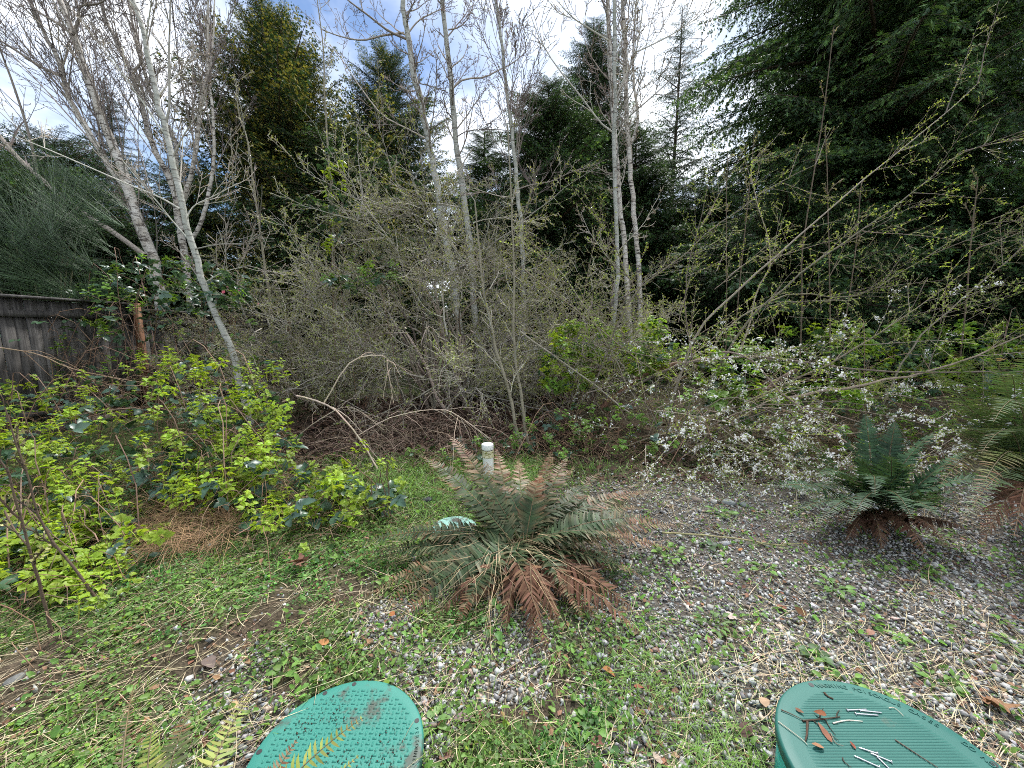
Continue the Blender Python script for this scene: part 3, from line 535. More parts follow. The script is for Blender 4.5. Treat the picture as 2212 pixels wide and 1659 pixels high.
# young upright saplings
M_WHIP = bark_mat('whip_bark', (0.17, 0.13, 0.09), (0.08, 0.06, 0.04), (20, 20, 40), 0.6, (0.13, 0.10, 0.07), 0.2)
SAPG = 'thin upright saplings'
YB = ([0, 1], 5, .022, [(.30, .33, .10), (.36, .34, .16)], .6, .5, .8)
def sapling(label, pts, Y, r0, seed, nb=7, blen=.5, bark=M_GREYSTEM, bud=YB, r1=.005, c=GC):
    bare_tree('sapling', label, [(pts, Y, r0, r1)], bark, S_SAP, nb, seed, t0=.3, ang=(.4, .9), blen=blen, bias=(0, 0, .25), cols=c, group=SAPG, bud=bud, bw=.007, sides=7)
sapling('young grey stem with curved foot growing behind the white pipe', Z5([(1240, 1215), (1190, 1180), (1155, 1090), (1120, 880), (1040, 620), (1000, 430), (950, 200), (930, 0), (900, -330)]), 4.7, .027, 41, 8, r1=.008)
sapling('right hand stem of the pair behind the white pipe', Z5([(1240, 1215), (1215, 1100), (1190, 880), (1150, 650), (1140, 420), (1145, 200), (1140, 0), (1125, -400), (1105, -800)]), 4.75, .022, 42, 8, r1=.007)
sapling('thin white stem in front of the golden evergreen', Z1([(1680, 1900), (1640, 1600), (1580, 1150), (1540, 880), (1480, 680), (1470, 500)]), 7.5, .026, 43, 9, .7)
sapling('pale stem with leafy vine left of the cottonwoods', Z1([(2080, 1700), (2070, 1300), (2040, 900), (2020, 600), (2010, 300), (1980, 50), (1960, -100)]), 7.2, .024, 44, 9, .7)
sapling('tall whip rising before the huge cedar', Z3([(830, 1900), (830, 1600), (900, 1100), (960, 740), (1000, 400), (1030, 160)]), 6.0, .012, 45, 5, .35, bark=M_WHIP, c=((.15, .115, .08), (.2, .16, .1)))
sapling('dark straight whip beside the tall whip', Z3([(1005, 2100), (1000, 1659), (990, 1200), (975, 780)]), 5.6, .011, 46, 5, .3, bark=M_WHIP, c=((.15, .115, .08), (.2, .16, .1)))
sapling('grey whip in front of the low cedar', Z3([(440, 1800), (480, 1400), (515, 1050), (535, 820)]), 6.5, .010, 47, 5, .3, bark=M_WHIP, c=((.15, .115, .08), (.2, .16, .1)))
sapling('grey whip left of the low cedar whip', Z3([(360, 1900), (360, 1500), (360, 1200), (370, 950)]), 6.5, .009, 48, 4, .3, bark=M_WHIP, c=((.15, .115, .08), (.2, .16, .1)))
sapling('whip at the right with green bud tips', Z3([(1850, 1900), (1880, 1500), (1910, 1250), (1925, 1100)]), 5.5, .011, 49, 6, .35, bark=M_WHIP, c=((.15, .115, .08), (.2, .16, .1)))
sapling('whip leaning between the right hand plum stems', Z3([(1100, 2000), (1160, 1600), (1185, 1300), (1200, 1150)]), 5.8, .010, 50, 5, .3, bark=M_WHIP, c=((.15, .115, .08), (.2, .16, .1)))
sapling('dark thorny shoot leaning over the left foreground', [(125, 1430), (95, 1300), (70, 1210), (40, 1100), (15, 1010)], 1.75, .0075, 51, 4, .2, r1=.004, bark=M_DARKSTEM, c=((.08, .055, .04), (.1, .08, .05)))
sapling('second dark shoot crossing the left foreground', [(240, 1340), (170, 1240), (95, 1140), (60, 1030), (10, 880)], 2.0, .008, 52, 4, .2, r1=.003, bark=M_DARKSTEM, c=((.08, .055, .04), (.1, .08, .05)))

# ------------------------------------------------------------------ central tangle of twigs
def twig_template(seed, L=1.6, nb=15, leaf=None, cols=((.30, .28, .235), (.33, .305, .25), (.34, .31, .25)), wob=.14, up=.0, lr=.42, rmin=.0024, r0=.010, n2=6, bud=.026, budc=((.22, .28, .07), (.29, .31, .11), (.17, .16, .09)), per=4):
    S = dict(levels=3, rmin=rmin); S.update({0: dict(k=9, wob=wob, up=up, n=nb, a0=.5, a1=1.2, lr=lr, st=.08), 1: dict(k=6, wob=wob * 1.2, up=up, n=n2, a0=.5, a1=1.2, lr=.4, st=.1), 2: dict(k=4, wob=wob * 1.5, up=up)})
    r = RNG(seed); out = {l: [] for l in range(4)}; grow(out, np.zeros(3), (1, 0, 0.05), L, r0, 0, r, S); a = Acc(); flush(a, out, cols, r, (5, 3, 3, 3))
    buds(a, out, [1, 2], r, per, bud, budc, .6, .55, 1.0)
    return a, out, r
TW = [twig_template(200 + i)[0].mesh('branch', M_TWIG) for i in range(8)]
def dome_points(r, n, c, rad, lo=.55):
    v = nrm(r.normal(0, 1, (n, 3))); v[:, 2] = np.abs(v[:, 2]); q = r.uniform(lo, 1, (n, 1)) ** (1 / 2)
    return np.asarray(c) + v * q * np.asarray(rad), v
def thicket(name, label, c, rad, n, meshes, seed, nst, cat='shrub', sc=(.7, 1.25), stem_r=.03, stem_c=(.24, .20, .16), group=None, lo=.3):
    r = RNG(seed); c = np.asarray(c, float); t = thing(name, label, cat, c, group)
    ends, v = dome_points(r, nst, c, np.asarray(rad) * .8, .6); stems = []
    for e in ends:
        b = c + np.array([r.normal(0, .35), r.normal(0, .3), 0]); m = b * .55 + e * .45 + np.array([0, 0, .25 * rad[2] * r.random()]); C = spline([b, m, e], 9); C[1:] += r.normal(0, .04, (8, 3)); stems.append(C)
        a = Acc(); tubes(a, C, np.linspace(stem_r * r.uniform(.6, 1.2), .008, 9), 6, vary(r, 1, stem_c, .2)[0]); part('stem', a, M_TWIG, t)
    pts, v = dome_points(r, n, c + np.array([0, 0, .15]), rad, lo)
    for p, w in zip(pts, v):
        w = w * np.array([1, 1, .6]) + r.normal(0, .35, 3); s = r.uniform(*sc); q = p - nrm(w) * .7 * s
        if q[2] < .2: q[2] = .2 + r.random() * .3
        inst('branch', meshes[int(r.integers(len(meshes)))], t, frame(q, w, r.uniform(0, 6.28), s))
    return t
thicket('bare_thicket', 'big domed tangle of grey budding twigs filling the centre', (-1.35, 7.6, 0), (3.3, 1.7, 4.5), 190, TW, 61, 46, sc=(.45, 1.5))
thicket('bare_thicket', 'lower twiggy bush on the right flank of the central tangle', (1.35, 7.8, 0), (2.1, 1.4, 2.9), 80, TW, 62, 20, sc=(.45, 1.4))
thicket('bare_thicket', 'brown scratchy bush between the fence and the central tangle', (-4.4, 7.6, 0), (1.7, 1.5, 2.3), 75, TW, 63, 16, sc=(.45, 1.3))

# ------------------------------------------------------------------ leaf shapes
def leaflet(L, W, n=5, serr=.12, fold=.25, curl=.25):
    """A toothed, folded, curling leaf along +X; returns verts and faces."""
    s = np.linspace(0, 1, n + 1); mid = np.stack([s * L, 0 * s, -curl * L * s ** 2 + .08 * L * s], -1)
    w = W * np.sin(np.pi * np.clip(s, 0, 1) ** .75) ** .8 / 2; tooth = 1 + serr * np.where(np.arange(n + 1) % 2, 1, -1); w = w * tooth; w[0] = W * .05; w[-1] = 0
    up = mid + np.stack([0 * s, w, fold * w], -1); dn = mid + np.stack([0 * s, -w, fold * w], -1)
    V = np.concatenate([mid, up, dn]); m = n + 1; Q = []
    for i in range(n): Q += [[i, i + 1, m + i + 1, m + i], [i, 2 * m + i, 2 * m + i + 1, i + 1]]
    return V, np.array(Q)
def add_leaflet(acc, L, W, loc, yaw, pitch, roll, C, a=1.0, **k):
    V, Q = leaflet(L, W, **k)
    M = np.array(Matrix.Rotation(yaw, 3, 'Z') @ Matrix.Rotation(-pitch, 3, 'Y') @ Matrix.Rotation(roll, 3, 'X'))
    acc.add(V @ M.T + np.asarray(loc), C, Q=Q, a=a)
def bramble_leaf(seed, C, L=.075, five=False, stalk=.05, mat=None):
    r = RNG(seed); a = Acc(); tubes(a, np.array([[0, 0, 0], [stalk * .5, 0, .01], [stalk, 0, .012]]), np.array([.0016, .0014, .0012]), 3, np.array(C) * np.array([1.1, .7, .6]))
    for yaw, s, off in ((0, 1, 1.0), (1.15, .82, .85), (-1.15, .82, .85)) + (((2.0, .6, .8), (-2.0, .6, .8)) if five else ()):
        add_leaflet(a, L * s * r.uniform(.9, 1.1), L * s * .68, (stalk * off, 0, .012), yaw + r.normal(0, .12), r.normal(.05, .18), r.normal(0, .25), vary(r, 1, C, .12)[0], n=6, serr=.10, fold=.3, curl=r.uniform(.1, .35))
    return a.mesh('leaf', mat or M_GLOSS)
def shoot(seed, C, n=6, L=.05, sp=.012):
    """A young upright shoot: a stem with a rosette of small bright three-part leaves."""
    r = RNG(seed); a = Acc(); H = sp * n + .02
    tubes(a, np.array([[0, 0, -.05], [.004, 0, 0], [0, .004, H * .6], [0, 0, H]]), np.array([.0022, .002, .0017, .001]), 4, np.array(C) * np.array([.9, .7, .7]))
    for i in range(n):
        yaw = i * 2.4 + r.normal(0, .3); z = sp * i; el = .15 + .9 * i / n + r.normal(0, .12); s = (1 - .45 * i / n) * r.uniform(.85, 1.15); c = vary(r, 1, np.array(C) * (.85 + .3 * i / n), .14)[0]
        d = np.array([math.cos(yaw) * math.cos(el), math.sin(yaw) * math.cos(el), math.sin(el)]); b = np.array([0, 0, z]) + d * L * .45 * s
        tubes(a, np.array([[0, 0, z], b]), np.array([.0013, .001]), 3, c)
        for dy, q in ((0, 1), (.95, .78), (-.95, .78)):
            add_leaflet(a, L * s * q, L * s * q * .74, b, yaw + dy + r.normal(0, .1), el * .6 - .1 + r.normal(0, .12), r.normal(0, .2), c * r.uniform(.93, 1.07), n=5, serr=.14, fold=.35, curl=.3)
    return a.mesh('shoot', M_PLANT)
LIME, MIDG, DARKG, BLUEG = (.34, .48, .05), (.16, .29, .05), (.045, .095, .045), (.055, .105, .075)
SHOOTS = [shoot(300 + i, np.array(LIME) * f, n=5 + i % 3, L=.05) for i, f in enumerate((1, 1.15, .85, 1.05, .7))]
SHOOTS2 = [shoot(320 + i, np.array(MIDG) * f, n=5 + i % 3, L=.055) for i, f in enumerate((1, 1.3, .8))]
LEAVES = [bramble_leaf(340 + i, DARKG if i % 2 else BLUEG, .085, i % 3 == 0) for i in range(6)]

def inside(poly, x, y):
    poly = np.asarray(poly, float); c = False; j = len(poly) - 1
    for i in range(len(poly)):
        if (poly[i][1] > y) != (poly[j][1] > y) and x < (poly[j][0] - poly[i][0]) * (y - poly[i][1]) / (poly[j][1] - poly[i][1]) + poly[i][0]: c = not c
        j = i
    return c
def fill(poly, n, r):
    poly = np.asarray(poly, float); lo, hi = poly.min(0), poly.max(0); out = []
    while len(out) < n:
        p = r.uniform(lo, hi)
        if inside(poly, *p): out.append(p)
    return out
def bramble(name, label, base, poly, depth, nsh, nlf, ncane, seed, shoots=SHOOTS, leaves=LEAVES, ss=(.8, 1.35), ls=(.8, 1.3), cane_c=(.20, .13, .09), poly_dark=None, dead=0, group=None, cr=.005, clump=.0):
    """Arching canes over a patch, carrying young shoots and older leaves. depth(px,py) gives the distance ahead."""
    r = RNG(seed); t = thing(name, label, 'bramble', base, group); pts = fill(poly, nsh, r)
    if clump:
        cs = fill(poly, max(6, nsh // 9), r)
        pts = [np.array(cs[int(r.integers(len(cs)))]) + r.normal(0, 1, 2) * np.array([38, 24]) if r.random() < clump else p for p in pts]
    for p in pts:
        W = P(p[0], p[1], depth(*p) + r.normal(0, .18)); W[2] = max(W[2], float(gz(W[0], W[1])) + .05)
        inst('shoot', shoots[int(r.integers(len(shoots)))], t, Matrix.Translation(Vector(W)) @ Matrix.Rotation(r.uniform(0, 6.28), 4, 'Z') @ Matrix.Rotation(r.normal(0, .35), 4, 'X') @ Matrix.Rotation(r.normal(-.1, .3), 4, 'Y') @ Matrix.Scale(r.uniform(*ss) * r.choice([.6, .85, 1.0, 1.0, 1.2]), 4))
    for p in fill(poly_dark or poly, nlf, r):
        W = P(p[0], p[1], depth(*p) + r.normal(.12, .2)); W[2] = max(W[2], float(gz(W[0], W[1])) + .05)
        inst('leaf', leaves[int(r.integers(len(leaves)))], t, Matrix.Translation(Vector(W)) @ Matrix.Rotation(r.uniform(0, 6.28), 4, 'Z') @ Matrix.Rotation(r.normal(0, .45), 4, 'X') @ Matrix.Rotation(r.normal(.1, .4), 4, 'Y') @ Matrix.Scale(r.uniform(*ls), 4))
    for i in range(ncane):
        p, q = fill(poly, 2, r); A = P(*p, depth(*p)); B = P(*q, depth(*q)); A = np.array([A[0], A[1], float(gz(A[0], A[1]))]); B[2] = max(B[2], .1)
        m = (A + B) / 2; m[2] = max(A[2], B[2]) + .25 * r.random() + .08; C = spline([A, m, B], 9) + r.normal(0, .012, (9, 3))
        a = Acc(); tubes(a, C, np.linspace(cr, cr * .45, 9), 5, vary(r, 1, cane_c, .35)[0])
        i_ = r.integers(1, 8, 14); D = r.normal(0, 1, (14, 3)); blades(a, C[i_], D, r.normal(0, 1, (14, 3)), .012, .003, (.25, .14, .09), a=0)
        part('cane', a, M_TWIG, t)
    if dead:
        PT = []; RR = []
        for i in range(dead):
            p = fill(poly, 1, r)[0]; A = P(*p, depth(*p) + r.normal(.1, .25)); A[2] = max(A[2] * r.uniform(.1, .9), .02); d = nrm(r.normal(0, 1, 3) * np.array([1, 1, .5])); L = r.uniform(.15, .5)
            q = np.linspace(-.5, .5, 5)[:, None]; C = A + d * L * q + np.array([0, 0, -.25 * L]) * (q * 2) ** 2 + r.normal(0, .01, (5, 3)); C[:, 2] = np.maximum(C[:, 2], gz(C[:, 0], C[:, 1]) + .005); PT.append(C); RR.append(np.linspace(.0028, .0016, 5))
        a = Acc(); tubes(a, np.array(PT), np.array(RR), 3, vary(r, dead, (.24, .16, .10), .45, .1)); part('dead_canes', a, M_DRY, t, kind='stuff')
    return t
mound = lambda px, py: 2.1 + (1290 - py) / 530 * 2.1 + max(0, (1000 - py)) * .0012
bramble('bramble_bush', 'lime leaved bramble mound sprawling over the left foreground', (-2.4, 2.9, 0), [(-40, 960), (120, 905), (260, 960), (300, 1060), (250, 1110), (330, 1180), (310, 1240), (180, 1290), (60, 1330), (-40, 1300)], mound, 230, 170, 22, 71, dead=500, clump=.6)
bramble('bramble_bush', 'lime leaved bramble mass in the middle of the left side', (-2.0, 3.6, 0), [(300, 1040), (290, 900), (420, 860), (600, 850), (640, 960), (620, 1020), (780, 1030), (850, 1070), (720, 1130), (560, 1160), (520, 1110), (400, 1090)], mound, 290, 240, 26, 72, dead=600, clump=.55)
bramble('bramble_bush', 'bramble with upright lime shoots in front of the fence boards', (-3.3, 4.4, 0), [(-30, 840), (200, 810), (310, 840), (340, 760), (440, 765), (500, 800), (570, 765), (630, 800), (590, 870), (470, 900), (300, 930), (120, 910), (-30, 970)], lambda x, y: 4.0 + (900 - y) / 200 * .9, 150, 130, 22, 73, dead=400, clump=.6, ss=(.8, 1.3), ls=(.8, 1.3))
bramble('bramble_bush', 'dark blue green bramble hanging over the fence top', (-5.6, 6.2, 0), [(120, 690), (180, 600), (270, 560), (420, 560), (560, 610), (520, 660), (380, 690), (260, 700), (200, 735)], lambda x, y: 6.3 + .4 * math.sin(x * .05), 60, 260, 16, 74, shoots=SHOOTS2, ss=(1.0, 1.5), ls=(.9, 1.55), cr=.006)
bramble('bramble_bush', 'small dark leaved bramble beside the end of the bright mass', (-.95, 3.1, 0), [(740, 1060), (800, 1040), (860, 1060), (850, 1110), (780, 1110)], lambda x, y: 2.95, 4, 16, 4, 75, ls=(.9, 1.3))
bramble('salmonberry_bush', 'fresh green leafy bush right of the bare saplings', (.9, 6.4, 0), [(1160, 800), (1200, 720), (1270, 690), (1330, 720), (1420, 700), (1460, 760), (1440, 830), (1300, 850), (1180, 850)], lambda x, y: 6.0 + .5 * math.sin(x * .03), 190, 60, 10, 76, shoots=SHOOTS2 + SHOOTS[2:], ss=(1.2, 1.9), ls=(1.0, 1.5), dead=150)
bramble('salmonberry_bush', 'low green undergrowth beneath the blossoming plum', (4.2, 6.4, 0), [(1450, 760), (1560, 720), (1800, 710), (2000, 720), (2230, 700), (2230, 860), (2000, 860), (1700, 900), (1500, 880)], lambda x, y: 6.3 + .6 * math.sin(x * .023) - (y - 700) * .006, 280, 130, 16, 77, shoots=SHOOTS2 + SHOOTS[2:3], ss=(1.2, 2.0), ls=(1.1, 1.7), dead=500)
bramble('bramble_bush', 'sparse low bramble mixed with dead stalks below the blossom', (2.6, 4.6, 0), [(1230, 900), (1400, 860), (1700, 850), (2000, 850), (2230, 850), (2230, 950), (1900, 980), (1600, 990), (1400, 980), (1230, 960)], lambda x, y: 4.9 - (y - 860) * .006, 170, 120, 14, 80, shoots=SHOOTS2, ss=(.8, 1.3), ls=(.7, 1.2), dead=900)
bramble('bramble_bush', 'thin bramble and dead stems scrambling up the fence boards', (-5.2, 5.6, 0), [(-30, 700), (100, 690), (330, 690), (560, 700), (640, 740), (560, 800), (330, 820), (100, 830), (-30, 840)], lambda x, y: 5.3 + .0022 * x, 40, 110, 24, 85, shoots=SHOOTS2 + SHOOTS[:1], ss=(.8, 1.3), ls=(.8, 1.4), dead=650)
bramble('trailing_bramble', 'trailing dark vine leaves on the litter behind the white pipe', (.2, 4.7, 0), [(880, 985), (1000, 940), (1080, 930), (1250, 870), (1320, 950), (1230, 1000), (1050, 1000), (940, 1015)], lambda x, y: 4.5 - (y - 950) * .008, 60, 90, 8, 86, shoots=SHOOTS2, ss=(.6, 1.0), ls=(.6, 1.0), dead=350)
bramble('vine', 'leafy vine climbing the pale stem left of the cottonwoods', P(725, 800, 7.0) * np.array([1, 1, 0]), [(680, 310), (720, 300), (745, 380), (730, 470), (745, 540), (700, 560), (700, 460), (690, 380)], lambda x, y: 7.0, 14, 40, 2, 78, ss=(1.4, 2), ls=(1.0, 1.6))
bramble('bramble_bush', 'sprig of green bramble leaves caught in the central tangle', P(760, 900, 6.2) * np.array([1, 1, 0]), [(690, 600), (760, 570), (860, 575), (880, 610), (800, 630), (700, 640)], lambda x, y: 6.2, 22, 30, 3, 79, shoots=SHOOTS2, ss=(1.2, 1.7), ls=(1.0, 1.5))

# scotch broom
def broom_template(seed):
    r = RNG(seed); n = 60; a = Acc(); s = np.linspace(0, 1, 6); PT = []; 
    for i in range(n):
        b = np.array([r.uniform(0, .5), 0, 0]) if i else np.zeros(3); d = nrm(np.array([1, r.normal(0, .28), r.normal(0, .28)])); L = r.uniform(.4, 1.3)
        PT.append(b + d * (L * s)[:, None] + np.array([0, 0, -.12]) * (s ** 2)[:, None] * L + np.cumsum(r.normal(0, .008, (6, 3)), 0))
    PT = np.array(PT); tubes(a, PT, np.broadcast_to(np.linspace(.0042, .002, 6), (n, 6)), 3, vary(r, n, (.055, .095, .045), .4), a=.3)
    m = 260; i = r.integers(n, size=m); j = r.integers(1, 6, m); blades(a, PT[i, j], r.normal(0, 1, (m, 3)) + np.array([.8, 0, .3]), r.normal(0, 1, (m, 3)), .03, .009, vary(r, m, (.07, .13, .045), .3))
    return a.mesh('branch', M_PLANT)
BRM = [broom_template(400 + i) for i in range(4)]
r = RNG(81); bb = np.array([-7.9, 6.6, 0]); t = thing('broom_shrub', 'wispy green broom shrub spilling over the fence at left', 'shrub', bb)
for i in range(46):
    p = P(r.uniform(-120, 230), r.uniform(400, 640), r.uniform(6.2, 7.6)); d = nrm(np.array([r.normal(-.35, .5), r.normal(-.1, .4), r.uniform(.2, 1.1)])); inst('branch', BRM[i % 4], t, frame(p - d * .6, d, r.uniform(0, 6.28), r.uniform(.7, 1.25)))
for i in range(7):
    a = Acc(); e = P(r.uniform(-80, 200), r.uniform(470, 600), 6.9); tubes(a, spline([bb + r.normal(0, .1, 3) * np.array([1, 1, 0]), bb * .5 + e * .5 + np.array([0, 0, .2]), e], 7), np.linspace(.02, .007, 7), 5, (.12, .12, .07)); part('stem', a, M_TWIG, t)
# pink flowering shrub beyond the fence
r = RNG(82); bb = P(500, 640, 8.6); t = thing('rhododendron', 'shrub with a few pink flowers peeping over the fence', 'shrub', (bb[0], bb[1], 0))
for i in range(9): a = Acc(); tubes(a, spline([np.array([bb[0], bb[1], 0]), np.array([bb[0], bb[1], 1.0]) + r.normal(0, .15, 3), bb + r.normal(0, .3, 3)], 7), np.linspace(.014, .005, 7), 5, (.2, .16, .12)); part('stem', a, M_TWIG, t)
for i in range(60): inst('leaf', LEAVES[i % 6], t, Matrix.Translation(Vector(bb + r.normal(0, 1, 3) * np.array([.45, .3, .28]))) @ Matrix.Rotation(r.uniform(0, 6.28), 4, 'Z') @ Matrix.Rotation(r.normal(0, .5), 4, 'X') @ Matrix.Scale(r.uniform(1, 1.6), 4))
a = Acc()
for i in range(7): add_leaflet(a, .045, .04, (0, 0, 0), i * .9, .5, 0, (.85, .28, .36), n=3, serr=0, fold=.4, curl=-.2)
fl = a.mesh('flower', M_PETAL)
for fx, fy in ((485, 633), (500, 626), (510, 633), (520, 628), (492, 620), (512, 640), (560, 660), (506, 616)): inst('flower', fl, t, Matrix.Translation(Vector(P(fx, fy, 8.2))) @ Matrix.Rotation(1.1, 4, 'X') @ Matrix.Rotation(fx, 4, 'Z') @ Matrix.Scale(1.2, 4))

# ------------------------------------------------------------------ blossoming plum
def plum_template(seed, flowers, leaves=58, L=1.3):
    a, out, r = twig_template(seed, L, 7, wob=.045, up=.012, lr=.34, rmin=.0022, r0=.007, n2=2, bud=.014, budc=((.33, .42, .10), (.28, .36, .10), (.25, .18, .11)), per=4, cols=((.25, .21, .165), (.30, .255, .17), (.32, .28, .17)))
    me = a.mesh('branch', M_TWIG); PT = [p for l in (0, 1) for p, q in out[l]]; lf = Acc()
    for i in range(leaves):
        C = PT[int(r.integers(len(PT)))]; b = C[int(r.integers(1, len(C)))]
        for j in range(3): add_leaflet(lf, r.uniform(.014, .03), .011, b, r.uniform(0, 6.28), r.uniform(.1, 1.0), 0, vary(r, 1, (.36, .48, .10), .25)[0], n=2, serr=0, fold=.3, curl=.2)
    fm = None
    if flowers:
        fa = Acc()
        for i in range(flowers):
            C = PT[int(r.integers(len(PT)))]; b = C[int(r.integers(1, len(C)))] + r.normal(0, .012, 3)
            for q in range(int(r.integers(1, 4))):
                c = b + r.normal(0, .016, 3); ax = Matrix.Rotation(r.uniform(0, 6.28), 3, 'Z') @ Matrix.Rotation(r.uniform(0, 1.5), 3, 'X'); s = r.uniform(.8, 1.15)
                for k in range(5):
                    V, Q = leaflet(.0165 * s, .0165 * s, 2, 0, .25, -.15); M = np.array(ax @ Matrix.Rotation(k * 1.2566, 3, 'Z')); fa.add(V @ M.T + c, (.90, .90, .90), Q=Q, a=1)
        fm = fa.mesh('blossom', M_PETAL)
    return me, lf.mesh('leaves', M_PLANT), fm
PL = [plum_template(500 + i, f) for i, f in enumerate((0, 0, 0, 36, 50, 28))]
r = RNG(91); pb_ = np.array([2.2, 5.0, 0.0]); t = thing('plum_bush', 'wide white blossoming wild plum thicket on the right', 'shrub', pb_)
def plum_stem(pts, Y, r0, r1, nbr, kinds, sc=(.35, .8), n=None, c=(.24, .20, .155)):
    Ys = Y if hasattr(Y, '__len__') else np.linspace(Y, Y, len(pts))
    W = np.array([P(a, b, y) for (a, b), y in zip(pts, Ys)]); C = spline(W, 16); C[1:] += r.normal(0, .008, (15, 3)); a = Acc(); tubes(a, C, np.linspace(r0, r1, 16), 7, vary(r, 1, c, .2)[0])
    nb_ = 130; f_ = r.uniform(2, 14.99, nb_); b = f_.astype(int); f_ = (f_ - b)[:, None]; blades(a, C[b] * (1 - f_) + C[b + 1] * f_ + r.normal(0, .004, (nb_, 3)), r.normal(0, .8, (nb_, 3)) + nrm(C[8] - C[2]), r.normal(0, 1, (nb_, 3)), r.uniform(.018, .045, nb_), .013, vary(r, nb_, (.40, .50, .12), .25), a=.7)
    part('stem', a, M_TWIG, t)
    for i in range(nbr):
        f = r.uniform(.1, 1) * 15; j = min(int(f), 14); q = C[j] + (C[j + 1] - C[j]) * (f - j); dd = nrm(C[j + 1] - C[j]); d = dd + r.normal(0, .55, 3) + np.array([0, 0, .1]); plum_branch(q, d, kinds, r.uniform(*sc))
def plum_branch(q, d, kinds, s):
    me, lf, fm = PL[kinds[int(r.integers(len(kinds)))]]; M = frame(q, d, r.uniform(0, 6.28), s)
    o = inst('branch', me, t, M)
    for nm, m in (('leaves', lf), ('blossom', fm)):
        if m: c = bpy.data.objects.new(nm, m); col.objects.link(c); c.parent = o; c['kind'] = 'stuff'
A0, FLW = (0, 1, 2), (3, 4, 5)
for pts, Y, r0, n, k in [
    ([(1440, 900), (1500, 730), (1560, 660), (1652, 576), (1750, 490), (1850, 400), (1990, 290), (2114, 180)], [5.2, 5, 4.9, 4.8, 4.7, 4.6, 4.5, 4.4], .017, 12, A0),
    ([(1520, 850), (1620, 690), (1750, 576), (1930, 448), (2080, 326)], [5.0, 4.8, 4.6, 4.4, 4.2], .015, 12, A0),
    ([(1600, 760), (1640, 620), (1666, 555), (1625, 400), (1628, 347)], 5.0, .010, 6, A0),
    ([(1280, 840), (1360, 650), (1444, 576), (1560, 480), (1687, 392), (1781, 347)], 5.4, .013, 12, A0),
    ([(1335, 854), (1444, 798), (1565, 771), (1722, 781), (1930, 805), (2212, 805), (2330, 800)], [5.6, 5.2, 4.8, 4.5, 4.3, 4.1, 4.0], .022, 16, A0 + FLW),
    ([(1460, 945), (1486, 935), (1618, 868), (1791, 785), (1930, 700), (2060, 610)], [4.9, 4.8, 4.6, 4.4, 4.3, 4.2], .017, 14, A0 + (3,)),
    ([(1700, 860), (1860, 830), (2034, 795), (2212, 722), (2300, 680)], 4.3, .018, 12, A0),
    ([(1560, 760), (1618, 774), (1687, 844), (1791, 930), (1878, 986), (1947, 1003), (2013, 982)], [4.6, 4.4, 4.1, 3.7, 3.4, 3.3, 3.2], .010, 14, FLW),
    ([(1123, 715), (1234, 798), (1393, 910), (1452, 934), (1520, 960), (1640, 965)], [5.4, 5.2, 4.8, 4.6, 4.4, 4.1], .013, 14, A0 + FLW),
    ([(1130, 580), (1270, 690), (1400, 790), (1540, 860), (1660, 900)], [5.6, 5.4, 5.0, 4.8, 4.6], .010, 14, A0 + (4,)),
    ([(1460, 940), (1560, 960), (1680, 1000), (1780, 1060), (1830, 1090), (1875, 1115)], [4.6, 4.2, 3.7, 3.2, 3.0, 2.9], .008, 12, FLW),
    ([(1300, 980), (1360, 960), (1480, 930), (1640, 930), (1760, 940), (1900, 930)], [4.8, 4.7, 4.5, 4.3, 4.1, 4.0], .010, 14, FLW),
    ([(1470, 900), (1560, 720), (1700, 640), (1850, 640), (1990, 560), (2150, 470)], [5.6, 5.5, 5.4, 5.2, 5.0, 4.8], .013, 14, A0),
    ([(1900, 900), (1960, 760), (2060, 660), (2180, 560), (2260, 480)], 4.9, .012, 12, A0),
    ([(1380, 880), (1320, 760), (1250, 640), (1180, 560), (1080, 520)], [5.5, 5.6, 5.7, 5.9, 6.1], .012, 12, A0),
    ([(1420, 860), (1400, 700), (1340, 560), (1290, 470)], [5.5, 5.6, 5.7, 5.8], .011, 9, A0),
    ([(1500, 800), (1480, 650), (1500, 520), (1560, 430)], [5.2, 5.2, 5.1, 5.1], .010, 9, A0)]:
    plum_stem(pts, Y, r0, .003, n, k)
t = thing('plum_bush', 'low plum branches white with blossom drooping over the gravel', 'shrub', np.array([1.9, 4.5, 0.0]))
for k_ in range(12):                                             # its own stems, rising from one root
    e = P(1330 + 70 * k_, 900 + 45 * math.sin(k_ * 1.9), 4.6 - .9 * (k_ % 3) / 2); C = spline([np.array([1.9 + r.normal(0, .12), 4.5 + r.normal(0, .1), 0]), np.array([1.9, 4.5, .35]) * .5 + e * .5 + np.array([0, 0, .25]), e], 9); a = Acc(); tubes(a, C, np.linspace(.009, .003, 9), 5, vary(r, 1, (.22, .18, .14), .2)[0]); part('stem', a, M_TWIG, t)
for p in fill([(1300, 880), (1450, 760), (1700, 740), (2000, 760), (2230, 760), (2230, 900), (2050, 960), (1880, 1000), (1800, 1040), (1640, 1040), (1500, 1020), (1340, 960)], 40, r): plum_branch(P(p[0], p[1], r.uniform(3.6, 5.2) - (p[1] - 760) * .002), nrm(np.array([r.normal(.1, .8), r.normal(-.3, .5), r.normal(-.05, .35)])), FLW, r.uniform(.35, .7))
for p in fill([(1200, 860), (1250, 640), (1500, 560), (1750, 560), (2000, 480), (2230, 520), (2230, 780), (1900, 820), (1500, 900), (1300, 930)], 60, r): plum_branch(P(p[0], p[1], r.uniform(4.4, 6.2)), nrm(np.array([r.normal(.3, .7), r.normal(-.2, .5), r.normal(.5, .4)])), A0, r.uniform(.45, .85))
